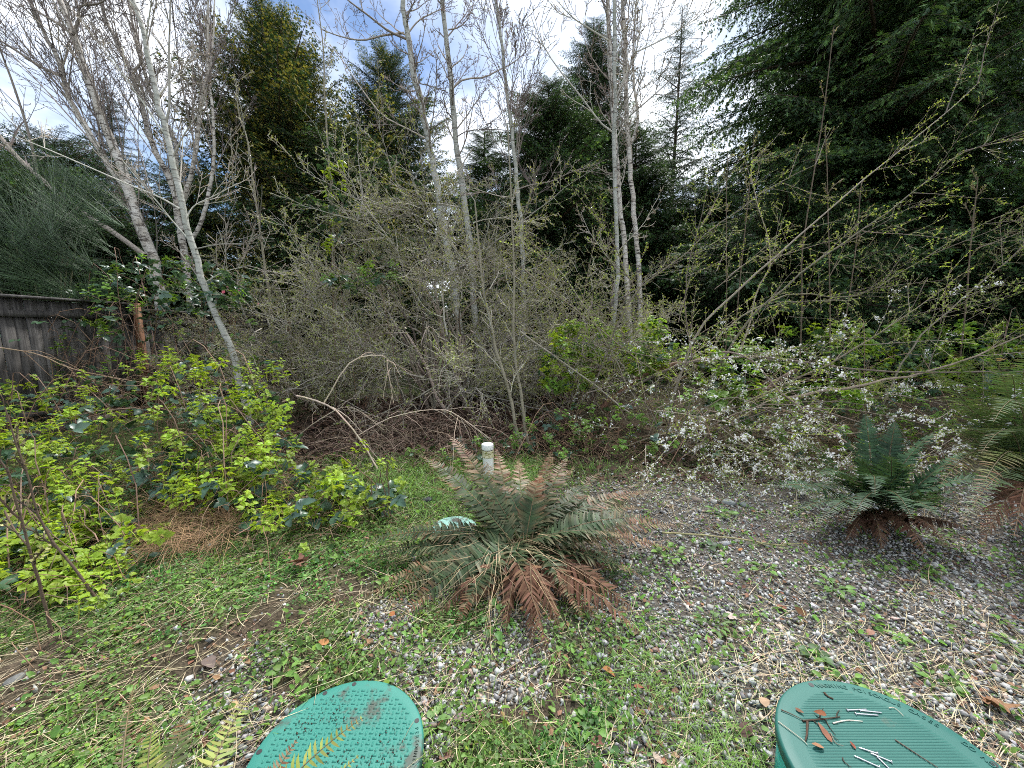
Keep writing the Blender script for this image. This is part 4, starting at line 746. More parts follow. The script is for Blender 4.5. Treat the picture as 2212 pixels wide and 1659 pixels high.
for p in fill([(1380, 940), (1560, 930), (1750, 950), (1900, 990), (1890, 1090), (1800, 1100), (1700, 1050), (1560, 1090), (1480, 1070), (1400, 1010)], 46, r): plum_branch(P(p[0], p[1], r.uniform(3.0, 3.9)), nrm(np.array([r.normal(.15, .8), r.normal(-.3, .5), r.normal(-.35, .35)])), FLW, r.uniform(.28, .5))

# ------------------------------------------------------------------ ferns
FG, FGB, FRUST, FTAN, FYEL = (.045, .075, .032), (.050, .100, .050), (.19, .085, .048), (.36, .25, .15), (.13, .17, .05)
def frond(base, tip, lift, W, seed, green=FG, rust=0.0, dead=False, npair=46, sag=.15, tipc=FRUST, stalk=.12, curlp=.12, dc=None):
    """A sword fern frond from base to tip: arched rachis with two rows of narrow leaflets."""
    r = RNG(seed); base = np.asarray(base, float); tip = np.asarray(tip, float); L = np.linalg.norm(tip - base)
    m = (base * .45 + tip * .55) + np.array([0, 0, lift * L]); s = np.linspace(0, 1, 16)[:, None]
    C = (1 - s) ** 2 * base + 2 * s * (1 - s) * m + s ** 2 * tip; a = Acc()
    tubes(a, C, np.linspace(.0042, .001, 16), 4, np.array(FTAN) * .55 if dead else np.array([.13, .10, .05]))
    q = stalk + (1 - stalk) * (np.arange(npair) + .5) / npair; f = q * 15; i = np.minimum(f.astype(int), 14); u = (f - i)[:, None]
    B = C[i] * (1 - u) + C[i + 1] * u; T = nrm(C[i + 1] - C[i]); S = nrm(np.cross(T, np.array([0, 0, 1.]))); N = np.cross(S, T); roll = r.normal(0, .25)
    S, N = S * math.cos(roll) + N * math.sin(roll), N * math.cos(roll) - S * math.sin(roll)
    wl = W * (np.minimum(1, (q - stalk) / .12 * .5 + .55)) * np.maximum(.06, 1 - np.maximum(0, q - .35) / .65) ** .7
    for sg in (1, -1):
        l = wl * r.uniform(.82, 1.1, npair); d = nrm(S * sg + T * r.uniform(.2, .45, (npair, 1)) + N * r.normal(curlp, .18, (npair, 1)))
        if dead: d = nrm(d + T * r.uniform(.2, .9, (npair, 1)) - N * r.uniform(0, 1.6, (npair, 1)))
        w = l * .082 + .0014; dn = -N * (sag * l)[:, None]; t_ = nrm(np.cross(d, N))
        p0 = B; p1 = B + d * (l * .12)[:, None] + t_ * w[:, None]; p2 = B + d * (l * .12)[:, None] - t_ * w[:, None] * .7
        p3 = B + d * (l * .6)[:, None] + t_ * (w * .75)[:, None] + dn * .35; p4 = B + d * (l * .6)[:, None] - t_ * (w * .75)[:, None] + dn * .35; p5 = B + d * l[:, None] + dn + T * (l * .06)[:, None]
        V = np.stack([p0, p1, p2, p3, p4, p5], 1); o = (np.arange(npair) * 6)[:, None]
        c = vary(r, npair, (dc or (FRUST if r.random() < .6 else FTAN)) if dead else green, .25, .08)
        CC = np.repeat(c[:, None], 6, 1)
        if rust and not dead:
            k = np.clip((q - (1 - rust)) / .25 + r.normal(0, .35, npair), 0, 1)[:, None]; c2 = np.where(r.random((npair, 1)) < .5, np.array(tipc), np.array(FTAN) * .8)
            CC = CC * (1 - k[:, :, None]) + c2[:, None] * k[:, :, None]; e = np.clip(k + rust * .9 + r.normal(0, .3, (npair, 1)), 0, 1); CC[:, 5] = CC[:, 5] * (1 - e) + c2 * e; CC[:, 3:5] = CC[:, 3:5] * (1 - .4 * e[:, None]) + c2[:, None] * .4 * e[:, None]
        a.add(V.reshape(-1, 3), CC.reshape(-1, 3), Q=np.concatenate([o + np.array([1, 3, 4, 2])]), T=np.concatenate([o + np.array([0, 1, 2]), o + np.array([3, 5, 4])]), a=.8 if not dead else .3)
    return a
def fern(label, base, fronds, seed, W=.085, ext=1.0):
    t = thing('sword_fern', label, 'fern', base); r = RNG(seed)
    for i, (tp, lift, k) in enumerate(fronds):
        k = dict(k); tp = np.asarray(base, float) + (np.asarray(tp) - np.asarray(base, float)) * (ext if not k.get('dead') else 1.0); b = np.asarray(base, float) + np.array([r.normal(0, .05), r.normal(0, .05), .05 + r.random() * .05]); w = k.pop('W', W)
        part('frond', frond(b, tp, lift, w, seed * 100 + i, **k), M_DRY if k.get('dead') else M_FERN, t)
    return t
b1 = G(1130, 1232); b1[2] = float(gz(b1[0], b1[1])); R_ = dict(rust=.3); R2 = dict(rust=.55); D_ = dict(dead=True, npair=34, dc=(.13, .068, .042))
def T_(px, py, Y):                                   # a frond tip, never below the soil
    p = P(px, py, Y); g_ = float(gz(p[0], p[1])) + .035; return p if p[2] > g_ else G(px, py, .035)
fr1 = [(T_(978, 955, 2.75), .12, R2), (T_(925, 1000, 2.6), .16, R_), (T_(1000, 1020, 3.0), .12, R_), (T_(1055, 1010, 3.05), .1, R_), (T_(1120, 1005, 3.0), .12, R2), (T_(1188, 985, 3.05), .08, R2), (T_(1235, 1020, 2.95), .1, R_), (T_(1290, 1030, 2.9), .1, R_), (T_(1165, 1040, 2.5), .3, R2),
       (T_(1330, 1075, 2.7), .14, R_), (T_(1390, 1070, 2.75), .14, R2), (T_(1375, 1105, 2.55), .16, R_), (T_(1450, 1142, 2.5), .12, R2), (T_(1400, 1130, 2.35), .18, R_), (T_(1350, 1165, 2.25), .2, R_),
       (T_(850, 1165, 2.35), .15, R2), (T_(780, 1185, 2.3), .16, dict(rust=.15)), (T_(800, 1225, 2.2), .18, dict(rust=.1)), (T_(850, 1260, 2.1), .18, R_), (T_(865, 1292, 2.0), .2, R_), (T_(940, 1060, 2.85), .14, R_), (T_(1040, 1090, 2.5), .25, R_), (T_(1090, 1060, 2.6), .25, R_), (T_(1260, 1080, 2.6), .2, R_),
       (T_(1060, 1290, 1.95), .3, R_), (T_(1150, 1300, 1.9), .35, dict(rust=.3, W=.07)), (T_(1100, 1310, 1.9), .3, R_), (T_(1230, 1290, 1.95), .3, dict(rust=.2, W=.07)), (T_(990, 1290, 2.0), .25, R_), (T_(1300, 1260, 2.05), .2, R_),
       (T_(880, 1330, 1.95), .2, R_), (T_(820, 1280, 2.1), .16, R_), (T_(760, 1215, 2.25), .14, R_), (T_(1000, 1340, 1.88), .25, R_), (T_(1250, 1330, 1.9), .25, R_), (T_(1380, 1250, 2.1), .18, R_), (T_(1430, 1190, 2.3), .16, R2), (T_(950, 1040, 2.75), .15, R2), (T_(1220, 1000, 2.9), .1, R2), (T_(1075, 985, 2.95), .1, R2),
       (T_(930, 1345, 1.88), .2, D_), (T_(985, 1330, 1.85), .22, D_), (T_(1190, 1425, 1.72), .22, D_), (T_(1150, 1395, 1.78), .25, D_), (T_(1400, 1382, 1.85), .16, D_), (T_(1370, 1320, 1.98), .14, D_), (T_(1330, 1230, 2.2), .12, D_), (T_(1290, 1340, 1.9), .16, D_), (T_(1350, 1200, 2.3), .1, D_), (T_(1090, 1370, 1.82), .2, D_), (T_(1210, 1360, 1.82), .2, D_), (T_(900, 1250, 2.1), .1, D_)]
fern('rust tipped sword fern growing in the centre foreground', b1, fr1, 7, W=.115, ext=1.08)
b2 = G(1890, 1125); gB = dict(green=FGB, rust=.0); gY = dict(green=FYEL, rust=.3)
DB = dict(dead=True, npair=34, dc=(.10, .055, .035))
fr2 = [(T_(1690, 1060, 2.7), .22, gB), (T_(1700, 1010, 2.9), .22, gB), (T_(1745, 965, 3.05), .2, gB), (T_(1810, 935, 3.15), .2, gB), (T_(1870, 915, 3.2), .18, gB), (T_(1930, 930, 3.1), .2, gB), (T_(2010, 950, 2.9), .22, gB), (T_(2080, 990, 2.7), .24, gB), (T_(2120, 1045, 2.5), .25, gB), (T_(2060, 1090, 2.35), .26, gB), (T_(1730, 1110, 2.5), .24, gB), (T_(1780, 1130, 2.35), .28, gB), (T_(1840, 1130, 2.25), .32, gB), (T_(1960, 1120, 2.2), .32, gB), (T_(2010, 1115, 2.25), .3, gB), (T_(1780, 1040, 2.6), .32, gB), (T_(1970, 1020, 2.6), .32, gB), (T_(1850, 1000, 2.7), .3, gB), (T_(1920, 1000, 2.65), .3, gB), (T_(1740, 1075, 2.6), .26, gB), (T_(2090, 1070, 2.45), .24, gB), (T_(1890, 1075, 2.3), .36, gB),
       (T_(2040, 1165, 2.2), .25, DB), (T_(2000, 1195, 2.15), .2, D_), (T_(1905, 1185, 2.2), .15, DB), (T_(1830, 1165, 2.35), .1, DB), (T_(2085, 1140, 2.3), .15, DB)]
fern('blue green sword fern under the white blossom at right', b2, fr2, 8, W=.13, ext=1.1)
b3 = G(2200, 1100); g3 = dict(green=(.075, .125, .055), rust=.08, npair=54)
fr3 = [(T_(2030, 860, 2.7), .2, g3), (T_(2060, 920, 2.5), .22, g3), (T_(2090, 830, 2.8), .15, g3), (T_(2150, 820, 2.8), .15, g3), (T_(2220, 810, 2.7), .12, g3), (T_(2050, 990, 2.35), .25, g3), (T_(2075, 1060, 2.2), .25, gY), (T_(2110, 1125, 2.05), .25, g3), (T_(2130, 1090, 2.1), .3, gY), (T_(2180, 880, 2.4), .3, g3), (T_(2020, 940, 2.6), .15, g3), (T_(2300, 850, 2.4), .2, g3), (T_(2400, 900, 2.3), .2, g3), (T_(2350, 1150, 1.9), .2, g3), (T_(2160, 960, 2.2), .35, g3), (T_(2140, 1010, 2.2), .3, g3), (T_(2190, 1160, 1.9), .25, D_), (T_(2120, 1180, 2.0), .2, D_)]
fern('large arching sword fern cut by the right edge', b3, fr3, 9, W=.16, ext=1.22)
b4 = np.array([-.80, .62, 0.0]); g4 = dict(green=(.22, .25, .06), rust=.08, npair=34)
fr4 = [(P(785, 1550, .98), .22, g4), (P(775, 1632, .90), .15, g4), (P(640, 1600, .95), .15, dict(green=(.12, .10, .04), rust=.8, npair=32)), (P(545, 1490, 1.22), .18, g4), (P(410, 1530, 1.15), .2, dict(green=(.08, .10, .04), rust=.2)), (P(290, 1480, 1.15), .25, dict(green=(.07, .06, .03), rust=.3, W=.03)), (P(330, 1560, 1.0), .2, g4), (P(480, 1600, 1.05), .12, g4)]
fern('yellowing fern fronds leaning over the lid in the near left corner', b4, fr4, 10, W=.075)

# ------------------------------------------------------------------ lids, pipe and small things
def disc(acc, c, r, z0, z1, n=72, bev=.012, C=(.5, .5, .5), dome=0.0):
    an = np.arange(n) * 2 * math.pi / n; ring = lambda R, z: np.stack([c[0] + R * np.cos(an), c[1] + R * np.sin(an), np.full(n, z)], -1)
    rows = [(r * .985, z0), (r, z0 + .004), (r, z1 - bev), (r - bev * .35, z1 - bev * .3), (r - bev, z1), (r * .88, z1 + dome * .3), (r * .6, z1 + dome * .7), (r * .3, z1 + dome)]
    V = np.concatenate([ring(a, b) for a, b in rows] + [np.array([[c[0], c[1], z1 + dome]])]); Q = []; k = len(rows); i = np.arange(n); j = (i + 1) % n
    for q in range(k - 1): Q.append(np.stack([q * n + i, q * n + j, (q + 1) * n + j, (q + 1) * n + i], -1))
    T = np.stack([(k - 1) * n + i, (k - 1) * n + j, np.full(n, k * n)], -1); acc.add(V, C, Q=np.concatenate(Q), T=T)
def bars(acc, CX_, CY_, LX, LY, z, h, C=(.5, .5, .5)):          # n small raised bars
    n = len(CX_); o = np.array([[-1, -1], [1, -1], [1, 1], [-1, 1]]) / 2
    lo = np.stack([CX_, CY_], -1)[:, None] + o * np.stack([LX, LY], -1)[:, None]; hi = np.stack([CX_, CY_], -1)[:, None] + o * np.stack([LX, LY], -1)[:, None] * .8
    V = np.concatenate([np.concatenate([lo, np.full((n, 4, 1), z - .001)], 2), np.concatenate([hi, np.full((n, 4, 1), z + h)], 2)], 1)
    q = np.array([[4, 5, 6, 7], [0, 1, 5, 4], [1, 2, 6, 5], [2, 3, 7, 6], [3, 0, 4, 7]]); acc.add(V.reshape(-1, 3), C, Q=((np.arange(n) * 8)[:, None, None] + q).reshape(-1, 4))
def lettering(text, c, R, z, size, a_mid, step):
    acc = Acc(); n = len(text)
    for i, ch in enumerate(text):
        if ch == ' ': continue
        cu = bpy.data.curves.new('letter', 'FONT'); cu.body = ch; cu.size = size; cu.align_x = 'CENTER'; cu.extrude = .0012; o = bpy.data.objects.new('letter', cu); col.objects.link(o)
        me = o.to_mesh(); a = a_mid - (i - (n - 1) / 2) * step; V = np.array([v.co for v in me.vertices]); tri = []
        me.calc_loop_triangles(); tri = np.array([t_.vertices for t_ in me.loop_triangles]); ca, sa = math.cos(a - math.pi / 2), math.sin(a - math.pi / 2)
        if len(V): acc.add(np.stack([c[0] + R * math.cos(a) + V[:, 0] * ca - V[:, 1] * sa, c[1] + R * math.sin(a) + V[:, 0] * sa + V[:, 1] * ca, z + V[:, 2]], -1), (.5, .5, .5), T=tri)
        o.to_mesh_clear(); bpy.data.objects.remove(o); bpy.data.curves.remove(cu)
    return acc
def hole(t, c, z, r=.009):
    a = Acc(); an = np.linspace(0, 2 * math.pi, 12, endpoint=False); a.add(np.concatenate([np.stack([c[0] + r * np.cos(an), c[1] + r * np.sin(an), np.full(12, z)], -1), [[c[0], c[1], z]]]), (.01, .01, .01), T=[[i, (i + 1) % 12, 12] for i in range(12)]); part('screw_hole', a, M_GAPDARK, t)
r = RNG(101)
lc, lr_, lz = np.array([-.603, 1.137]), .292, .05
lidL = thing('septic_lid', 'worn green round lid with basketweave tread, scattered with dirt', 'lid', (*lc, 0)); a = Acc(); disc(a, lc, lr_, .0, lz, bev=.008); part('cover', a, M_LID_L, lidL, smooth=False)
a = Acc(); p = .0185; ii, jj = np.meshgrid(np.arange(-18, 19), np.arange(-18, 19)); x = ii * p; y = jj * p; k = np.hypot(x, y) < lr_ - .035; x, y, e = x[k], y[k], ((ii + jj) % 2)[k]
cr_, sr_ = math.cos(.12), math.sin(.12)
bars(a, lc[0] + x, lc[1] + y, np.where(e, .0165, .006), np.where(e, .006, .0165), lz, .0028); part('tread', a, M_LID_L, lidL, kind='stuff')
part('lettering', lettering('PERSONNEL', lc, lr_ - .028, lz + .0012, .017, .12, .056), M_LID_L, lidL)
for an in (2.15, .45, 1.75, 3.1): hole(lidL, lc + (lr_ - .018) * np.array([math.cos(an), math.sin(an)]), lz + .001)
rc, rr_, rz = np.array([1.159, .965]), .318, .20
lidR = thing('septic_lid', 'dark green ribbed lid on a raised riser, nails lying on it', 'lid', (*rc, 0)); a = Acc(); disc(a, rc, rr_, rz - .04, rz, bev=.008); part('cover', a, M_LID_R, lidR)
a = Acc(); disc(a, rc, rr_ - .012, -.02, rz - .046, bev=.004); part('riser', a, M_RISER, lidR, smooth=True)
a = Acc(); yy = np.arange(-rr_ + .055, rr_ - .05, .0085); hw = np.sqrt(np.maximum((rr_ - .05) ** 2 - yy ** 2, 0)); bars(a, rc[0] + 0 * yy, rc[1] + yy, 2 * hw, np.full(len(yy), .0048), rz, .0014); part('tread', a, M_LID_R, lidR, kind='stuff')
part('lettering', lettering('WARNING POISONOUS GASES', rc, rr_ - .036, rz + .0012, .022, 1.10, .052), M_LID_R, lidR); part('lettering', lettering('DO NOT ENTER', rc, rr_ - .036, rz + .0012, .022, .02, .052), M_LID_R, lidR)
for an in (1.75, .1, 3.2): hole(lidR, rc + (rr_ - .02) * np.array([math.cos(an), math.sin(an)]), rz + .001)
pc = np.array([-.43, 2.70]); pz = float(gz(*pc)) + .025
valve = thing('valve_box_lid', 'small pale green round lid half buried behind the fern', 'lid', (*pc, pz - .03)); a = Acc(); disc(a, pc, .165, pz - .05, pz, bev=.01, dome=.012); part('cover', a, M_PALE, valve, smooth=True)
# nails on the right lid
def lid_pt(px, py, h=.004): return G(px, py, rz + h)
ZL = lambda x, y: ((3050 + x / 1.5875) / 1.8228, (2640 + y / 1.5875) / 1.8228)
for h, e, lab in [((455, 248), (578, 243), 'upper short nail of the pair at the top of the green lid'), ((535, 250), (672, 264), 'long nail lying across the top of the green lid'), ((508, 270), (652, 280), 'lowest nail of the upper trio on the green lid'), ((640, 518), (525, 482), 'nail pointing left above the lower crossed nails'), ((728, 570), (598, 516), 'crossed nail with its head to the right on the green lid'), ((648, 546), (728, 625), 'crossed nail running off toward the lid front'), ((652, 603), (496, 533), 'lowest long nail near the front of the green lid')]:
    A = lid_pt(*ZL(*h)); B = lid_pt(*ZL(*e)); d = nrm(B - A); t = thing('nail', lab, 'nail', A, 'steel nails on the green lid'); a = Acc(); tubes(a, np.stack([A, A + (B - A) * .5, A + (B - A) * .93, B]), np.array([.0021, .0021, .0021, .0004]), 8, (.6, .6, .6)); part('shank', a, M_METAL, t, smooth=True)
    a = Acc(); tubes(a, np.stack([A - d * .0022, A - d * .002, A, A + d * .0004]), np.array([.0002, .0048, .0048, .0002]), 12, (.6, .6, .6)); part('nail_head', a, M_METAL, t)
# standpipe
pp = G(1056, 1032); pp[2] = float(gz(pp[0], pp[1])); t = thing('standpipe', 'white plastic cleanout pipe with cap and mossy collar behind the fern', 'pipe', pp)
def ringpart(name, rows, mat, n=28):
    a = Acc(); an = np.arange(n) * 2 * math.pi / n; lean = np.array([-.012, .0]); V = np.concatenate([np.stack([pp[0] + lean[0] * z / .35 + R * np.cos(an), pp[1] + R * np.sin(an), np.full(n, pp[2] + z)], -1) for R, z in rows]); i = np.arange(n); j = (i + 1) % n
    a.add(V, (.7, .7, .7), Q=np.concatenate([np.stack([q * n + i, q * n + j, (q + 1) * n + j, (q + 1) * n + i], -1) for q in range(len(rows) - 1)])); return part(name, a, mat, t, smooth=False)
ringpart('pipe_body', [(.054, -.05), (.054, .215)], M_PVC); ringpart('collar', [(.0545, .205), (.0595, .208), (.0605, .214), (.0580, .219), (.0575, .262), (.0585, .264), (.059, .276), (.055, .279)], M_MOSSPVC)
ringpart('shaded_gap', [(.052, .277), (.0545, .280), (.0545, .286), (.052, .289)], M_GAPDARK); ringpart('cap', [(.050, .287), (.0595, .288), (.0605, .292), (.0605, .335), (.058, .342), (.052, .345), (.02, .347), (.0001, .347)], M_PVC)  # black ring below the cap: the gap's shade put into its colour
a = Acc(); an = np.linspace(0, 6.283, 10, endpoint=False); q = np.array([.03, -.0535, .305]); a.add(np.concatenate([np.stack([pp[0] + q[0] - .011 + .0045 * np.cos(an), np.full(10, pp[1] + q[1] + 0.0), pp[2] + q[2] + .0045 * np.sin(an)], -1), [[pp[0] + q[0] - .011, pp[1] + q[1], pp[2] + q[2]]]]), (.02, .02, .02), T=[[i, (i + 1) % 10, 10] for i in range(10)]); part('vent_hole', a, M_GAPDARK, t)
# stones
def rock(label, px, py, s, c, seed, flat=.6):
    r = RNG(seed); b = G(px, py); b[2] = float(gz(b[0], b[1])); a = Acc(); nl, nn = 9, 14; th = np.linspace(0, math.pi, nl); ph = np.arange(nn) * 2 * math.pi / nn
    d = np.stack([np.sin(th)[:, None] * np.cos(ph), np.sin(th)[:, None] * np.sin(ph), np.cos(th)[:, None] * np.ones(nn)], -1); R = np.ones((nl, nn))
    for k in range(5):
        v = nrm(r.normal(0, 1, 3)); R -= .16 * np.maximum(0, d @ v - .35)
        R += .04 * np.sin(d @ r.normal(0, 4, 3) + k)
    V = d * R[..., None] * s * np.array([1.15, .9, flat]); V = V.reshape(-1, 3) @ np.array(Matrix.Rotation(r.uniform(0, 6), 3, 'Z')).T + b + np.array([0, 0, s * flat * .45]); i = np.arange(nn); j = (i + 1) % nn
    a.add(V, c, Q=np.concatenate([np.stack([q * nn + i, (q + 1) * nn + i, (q + 1) * nn + j, q * nn + j], -1) for q in range(nl - 1)])); single('rock', a, M_STONE, b, label, 'rock', 'stones at the gravel edge', smooth=True)
for i, (lab, px, py, s, c) in enumerate([('pale grey boulder under the blossom, largest of the row', 1575, 1085, .05, (.24, .26, .25)), ('whitish stone touching the left of the pale boulder', 1541, 1082, .038, (.28, .28, .26)), ('grey rounded stone behind the fern tips', 1338, 1072, .042, (.2, .2, .18)), ('dull brown stone in the row under the blossom', 1505, 1082, .045, (.20, .16, .13)), ('dark stone left of the brown one', 1458, 1080, .035, (.12, .12, .12)), ('flat slate grey stone right of the pale boulder', 1608, 1088, .04, (.14, .16, .16)), ('smooth oval pebble on the gravel', 1567, 1176, .03, (.27, .28, .29)), ('black stone in the grass left of the fern', 922, 1080, .042, (.05, .05, .055)), ('small white stone in the grass by the pipe', 1120, 1062, .035, (.6, .6, .58)), ('grey stone half hidden by grass at the near left', 30, 1475, .03, (.14, .14, .13))]): rock(lab, px, py, s, c, 600 + i)
# broken stub, leaning log, dead canes
def stick(name, label, pts, Ys, r0, r1, c, seed, cat='stick', group=None, side=(), mat=M_TWIG, sides=7, bark=None):
    r = RNG(seed); W = np.array([P(x, y, Y) for (x, y), Y in zip(pts, Ys)]); W[:, 2] = np.maximum(W[:, 2], gz(W[:, 0], W[:, 1]) + r1 * .8); C = spline(W, 14) if len(W) > 2 else W[0] + (W[1] - W[0]) * np.linspace(0, 1, 14)[:, None]; C[1:-1] += r.normal(0, r0 * .25, (12, 3)); a = Acc(); tubes(a, C, np.linspace(r0, r1, 14), sides, vary(r, 14, c, .15)[None])
    tubes(a, np.stack([C[0], C[0] - nrm(C[1] - C[0]) * r0 * .3]), np.array([r0, .0002]), sides, c); tubes(a, np.stack([C[-1], C[-1] + nrm(C[-1] - C[-2]) * r1 * .3]), np.array([r1, .0002]), sides, np.array(c) * 1.5)
    for i in range(side if isinstance(side, int) else 0):
        q = int(r.integers(3, 13)); d = nrm(nrm(C[q] - C[q - 1]) + r.normal(0, .6, 3)); L = r.uniform(.15, .5) * np.linalg.norm(C[-1] - C[0]); s = np.linspace(0, 1, 6)[:, None]; S_ = C[q] + d * L * s + np.array([0, 0, -.5]) * L * s ** 2 + np.cumsum(r.normal(0, L * .02, (6, 3)), 0); S_[:, 2] = np.maximum(S_[:, 2], .01); tubes(a, S_, np.linspace(r1, r1 * .4, 6), 4, vary(r, 1, c, .2)[0])
    return single(name, a, mat, W[0], label, cat, group)
stick('stump', 'broken dark upright stub below the plum', [(1298, 945), (1303, 925), (1312, 905)], [4.95, 4.95, 4.97], .038, .033, (.055, .035, .022), 1, 'stump', sides=9)
stick('log', 'reddish brown leaning log behind the plum stems', [(1300, 880), (1335, 854), (1393, 809), (1481, 785), (1540, 775)], [6, 5.9, 5.7, 5.5, 5.4], .042, .028, (.18, .10, .065), 2, 'log', sides=9)
stick('log', 'dark fallen log slanting through the right undergrowth', [(1560, 900), (1640, 850), (1720, 800)], [5.2, 5.2, 5.3], .04, .03, (.07, .045, .032), 3, 'log', sides=9)
DC = (.42, .34, .26)
stick('dead_cane', 'thick bleached cane leaning down toward the grass', [(640, 855), (713, 878), (769, 937), (800, 985), (816, 1016)], [4.6, 4.5, 4.3, 4.1, 4.0], .011, .008, DC, 4, 'cane', 'bleached dead canes', side=4)
stick('dead_cane', 'arching bleached cane with a fringe of drooping twigs', [(775, 940), (850, 900), (950, 884), (1000, 905), (1060, 948)], [4.4, 4.5, 4.6, 4.5, 4.4], .006, .003, DC, 5, 'cane', 'bleached dead canes', side=14)
stick('dead_cane', 'curling pale cane above the arching one', [(700, 870), (760, 780), (830, 770), (838, 800), (850, 870)], [5.0, 5.1, 5.2, 5.2, 5.2], .010, .005, DC, 6, 'cane', 'bleached dead canes', side=8)
stick('dead_cane', 'brown cane sweeping across the fence front', [(-20, 748), (80, 765), (170, 800), (330, 830)], [4.4, 4.6, 4.8, 5.0], .008, .004, (.33, .23, .15), 7, 'cane', 'bleached dead canes', side=8)
stick('dead_cane', 'thin pale cane looping low beside the bramble end', [(620, 960), (700, 900), (760, 880), (830, 930)], [3.9, 4.0, 4.1, 4.1], .005, .003, DC, 8, 'cane', 'bleached dead canes', side=12)
stick('fallen_branch', 'olive fallen branch lying on the gravel below the blossom', [(1430, 1150), (1500, 1155), (1600, 1165), (1700, 1180)], [2.62, 2.6, 2.55, 2.5], .007, .004, (.22, .2, .1), 9, 'branch', side=3)
r = RNG(111); a = Acc(); PT = []; n = 420                       # brown brush under the thicket
for i in range(n):
    x = r.uniform(-2.6, -.2); y = r.uniform(4.1, 6.2); z = r.uniform(.02, .45) ** 1.3; d = nrm(r.normal(0, 1, 3) * np.array([1, .7, .5])); L = r.uniform(.2, .8); s = np.linspace(-.5, .5, 6)[:, None]
    PT.append(np.maximum(np.array([x, y, z]) + d * L * s - np.array([0, 0, .4 * L]) * (2 * s) ** 2 * .5 + r.normal(0, .015, (6, 3)), [-99, -99, .01]))
tubes(a, np.array(PT), np.broadcast_to(np.linspace(.0035, .0018, 6), (n, 6)), 3, vary(r, n, (.27, .2, .15), .45)); single('dead_brush', a, M_DRY, (0, 0, 0), 'loose brown brush heaped below the central tangle', 'brush', kind='stuff')
# litter on the right lid
for i, (p0, p1, rr, c, lab) in enumerate([((175, 315), (410, 290), .003, (.07, .05, .035), 'dark forked twig lying on the raised lid'), ((365, 330), (550, 318), .0022, (.5, .45, .38), 'pale bent twig in the middle of the raised lid'), ((752, 432), (1020, 606), .0022, (.12, .09, .07), 'long thin dark twig curving on the raised lid'), ((22, 318), (205, 465), .0016, (.5, .45, .35), 'pale straw along the left of the raised lid'), ((310, 138), (368, 178), .004, (.09, .06, .04), 'short thick bark scrap near the top of the raised lid'), ((205, 320), (192, 440), .004, (.08, .05, .035), 'stubby dark twig pointing down on the raised lid'), ((715, 235), (805, 283), .0014, (.45, .38, .3), 'thin straw right of the upper nails'), ((40, 245), (180, 310), .002, (.10, .07, .05), 'dark twig end near the left rim of the raised lid'), ((350, 390), (430, 470), .0014, (.2, .16, .12), 'fine brown stem near the middle of the raised lid'), ((425, 545), (480, 606), .002, (.08, .06, .05), 'fine dark stem near the lid front')]):
    A = lid_pt(*ZL(*p0)); B = lid_pt(*ZL(*p1)); C = spline([A, (A + B) / 2 + RNG(i).normal(0, .008, 3) * np.array([1, 1, 0]), B], 8); a = Acc(); tubes(a, C, np.linspace(rr, rr * .5, 8), 5, c)
    if i == 0:
        for q, dd in ((2, (.02, -.05, 0)), (4, (-.01, -.04, 0)), (6, (.02, .02, 0)), (3, (.03, .03, 0))): tubes(a, np.stack([C[q], C[q] + np.array(dd) * .7, C[q] + np.array(dd) * 1.3 + np.array([.006, 0, 0])]), np.array([.002, .0015, .0008]), 4, c)
    single('twig', a, M_DRY, A, lab, 'twig', 'twigs on the raised lid')

def dead_leaf(name, label, p, L, W, c, seed, lift=.02, group='brown dead leaves on the ground', maple=False):
    r = RNG(seed); a = Acc()
    if maple:
        for yaw, s in ((0, 1), (.8, .85), (-.8, .85), (1.7, .55), (-1.7, .55)): add_leaflet(a, L * s, L * s * .6, (0, 0, 0), yaw, r.uniform(-.2, .5), r.normal(0, .5), vary(r, 1, c, .3)[0], a=.3, n=6, serr=.25, fold=r.uniform(-.3, .6), curl=r.uniform(-.4, .5))
    else: add_leaflet(a, L, W, (-L / 2, 0, 0), 0, r.uniform(-.15, .15), r.normal(0, .25), c, a=.3, n=6, serr=.06, fold=r.uniform(-.25, .5), curl=r.uniform(-.3, .5))
    V = np.concatenate(a.V) @ np.array(Matrix.Rotation(r.uniform(0, 6.28), 3, 'Z')).T; V[:, 2] -= V[:, 2].min() - .002; a.V = [V + np.asarray(p)]; return single(name, a, M_DRY, p, label, 'leaf', group)
def gp(px, py, h=.012):
    p = G(px, py, .02); p[2] = float(gz(p[0], p[1])) + h; return p
dead_leaf('maple_leaf', 'big curled brown maple leaf on the green ground cover', gp(655, 1222), .10, .08, (.20, .115, .075), 1, maple=True)
dead_leaf('maple_leaf', 'crumpled brown maple leaf at the right edge of the gravel', gp(2130, 1520), .085, .08, (.19, .10, .055), 2, maple=True)
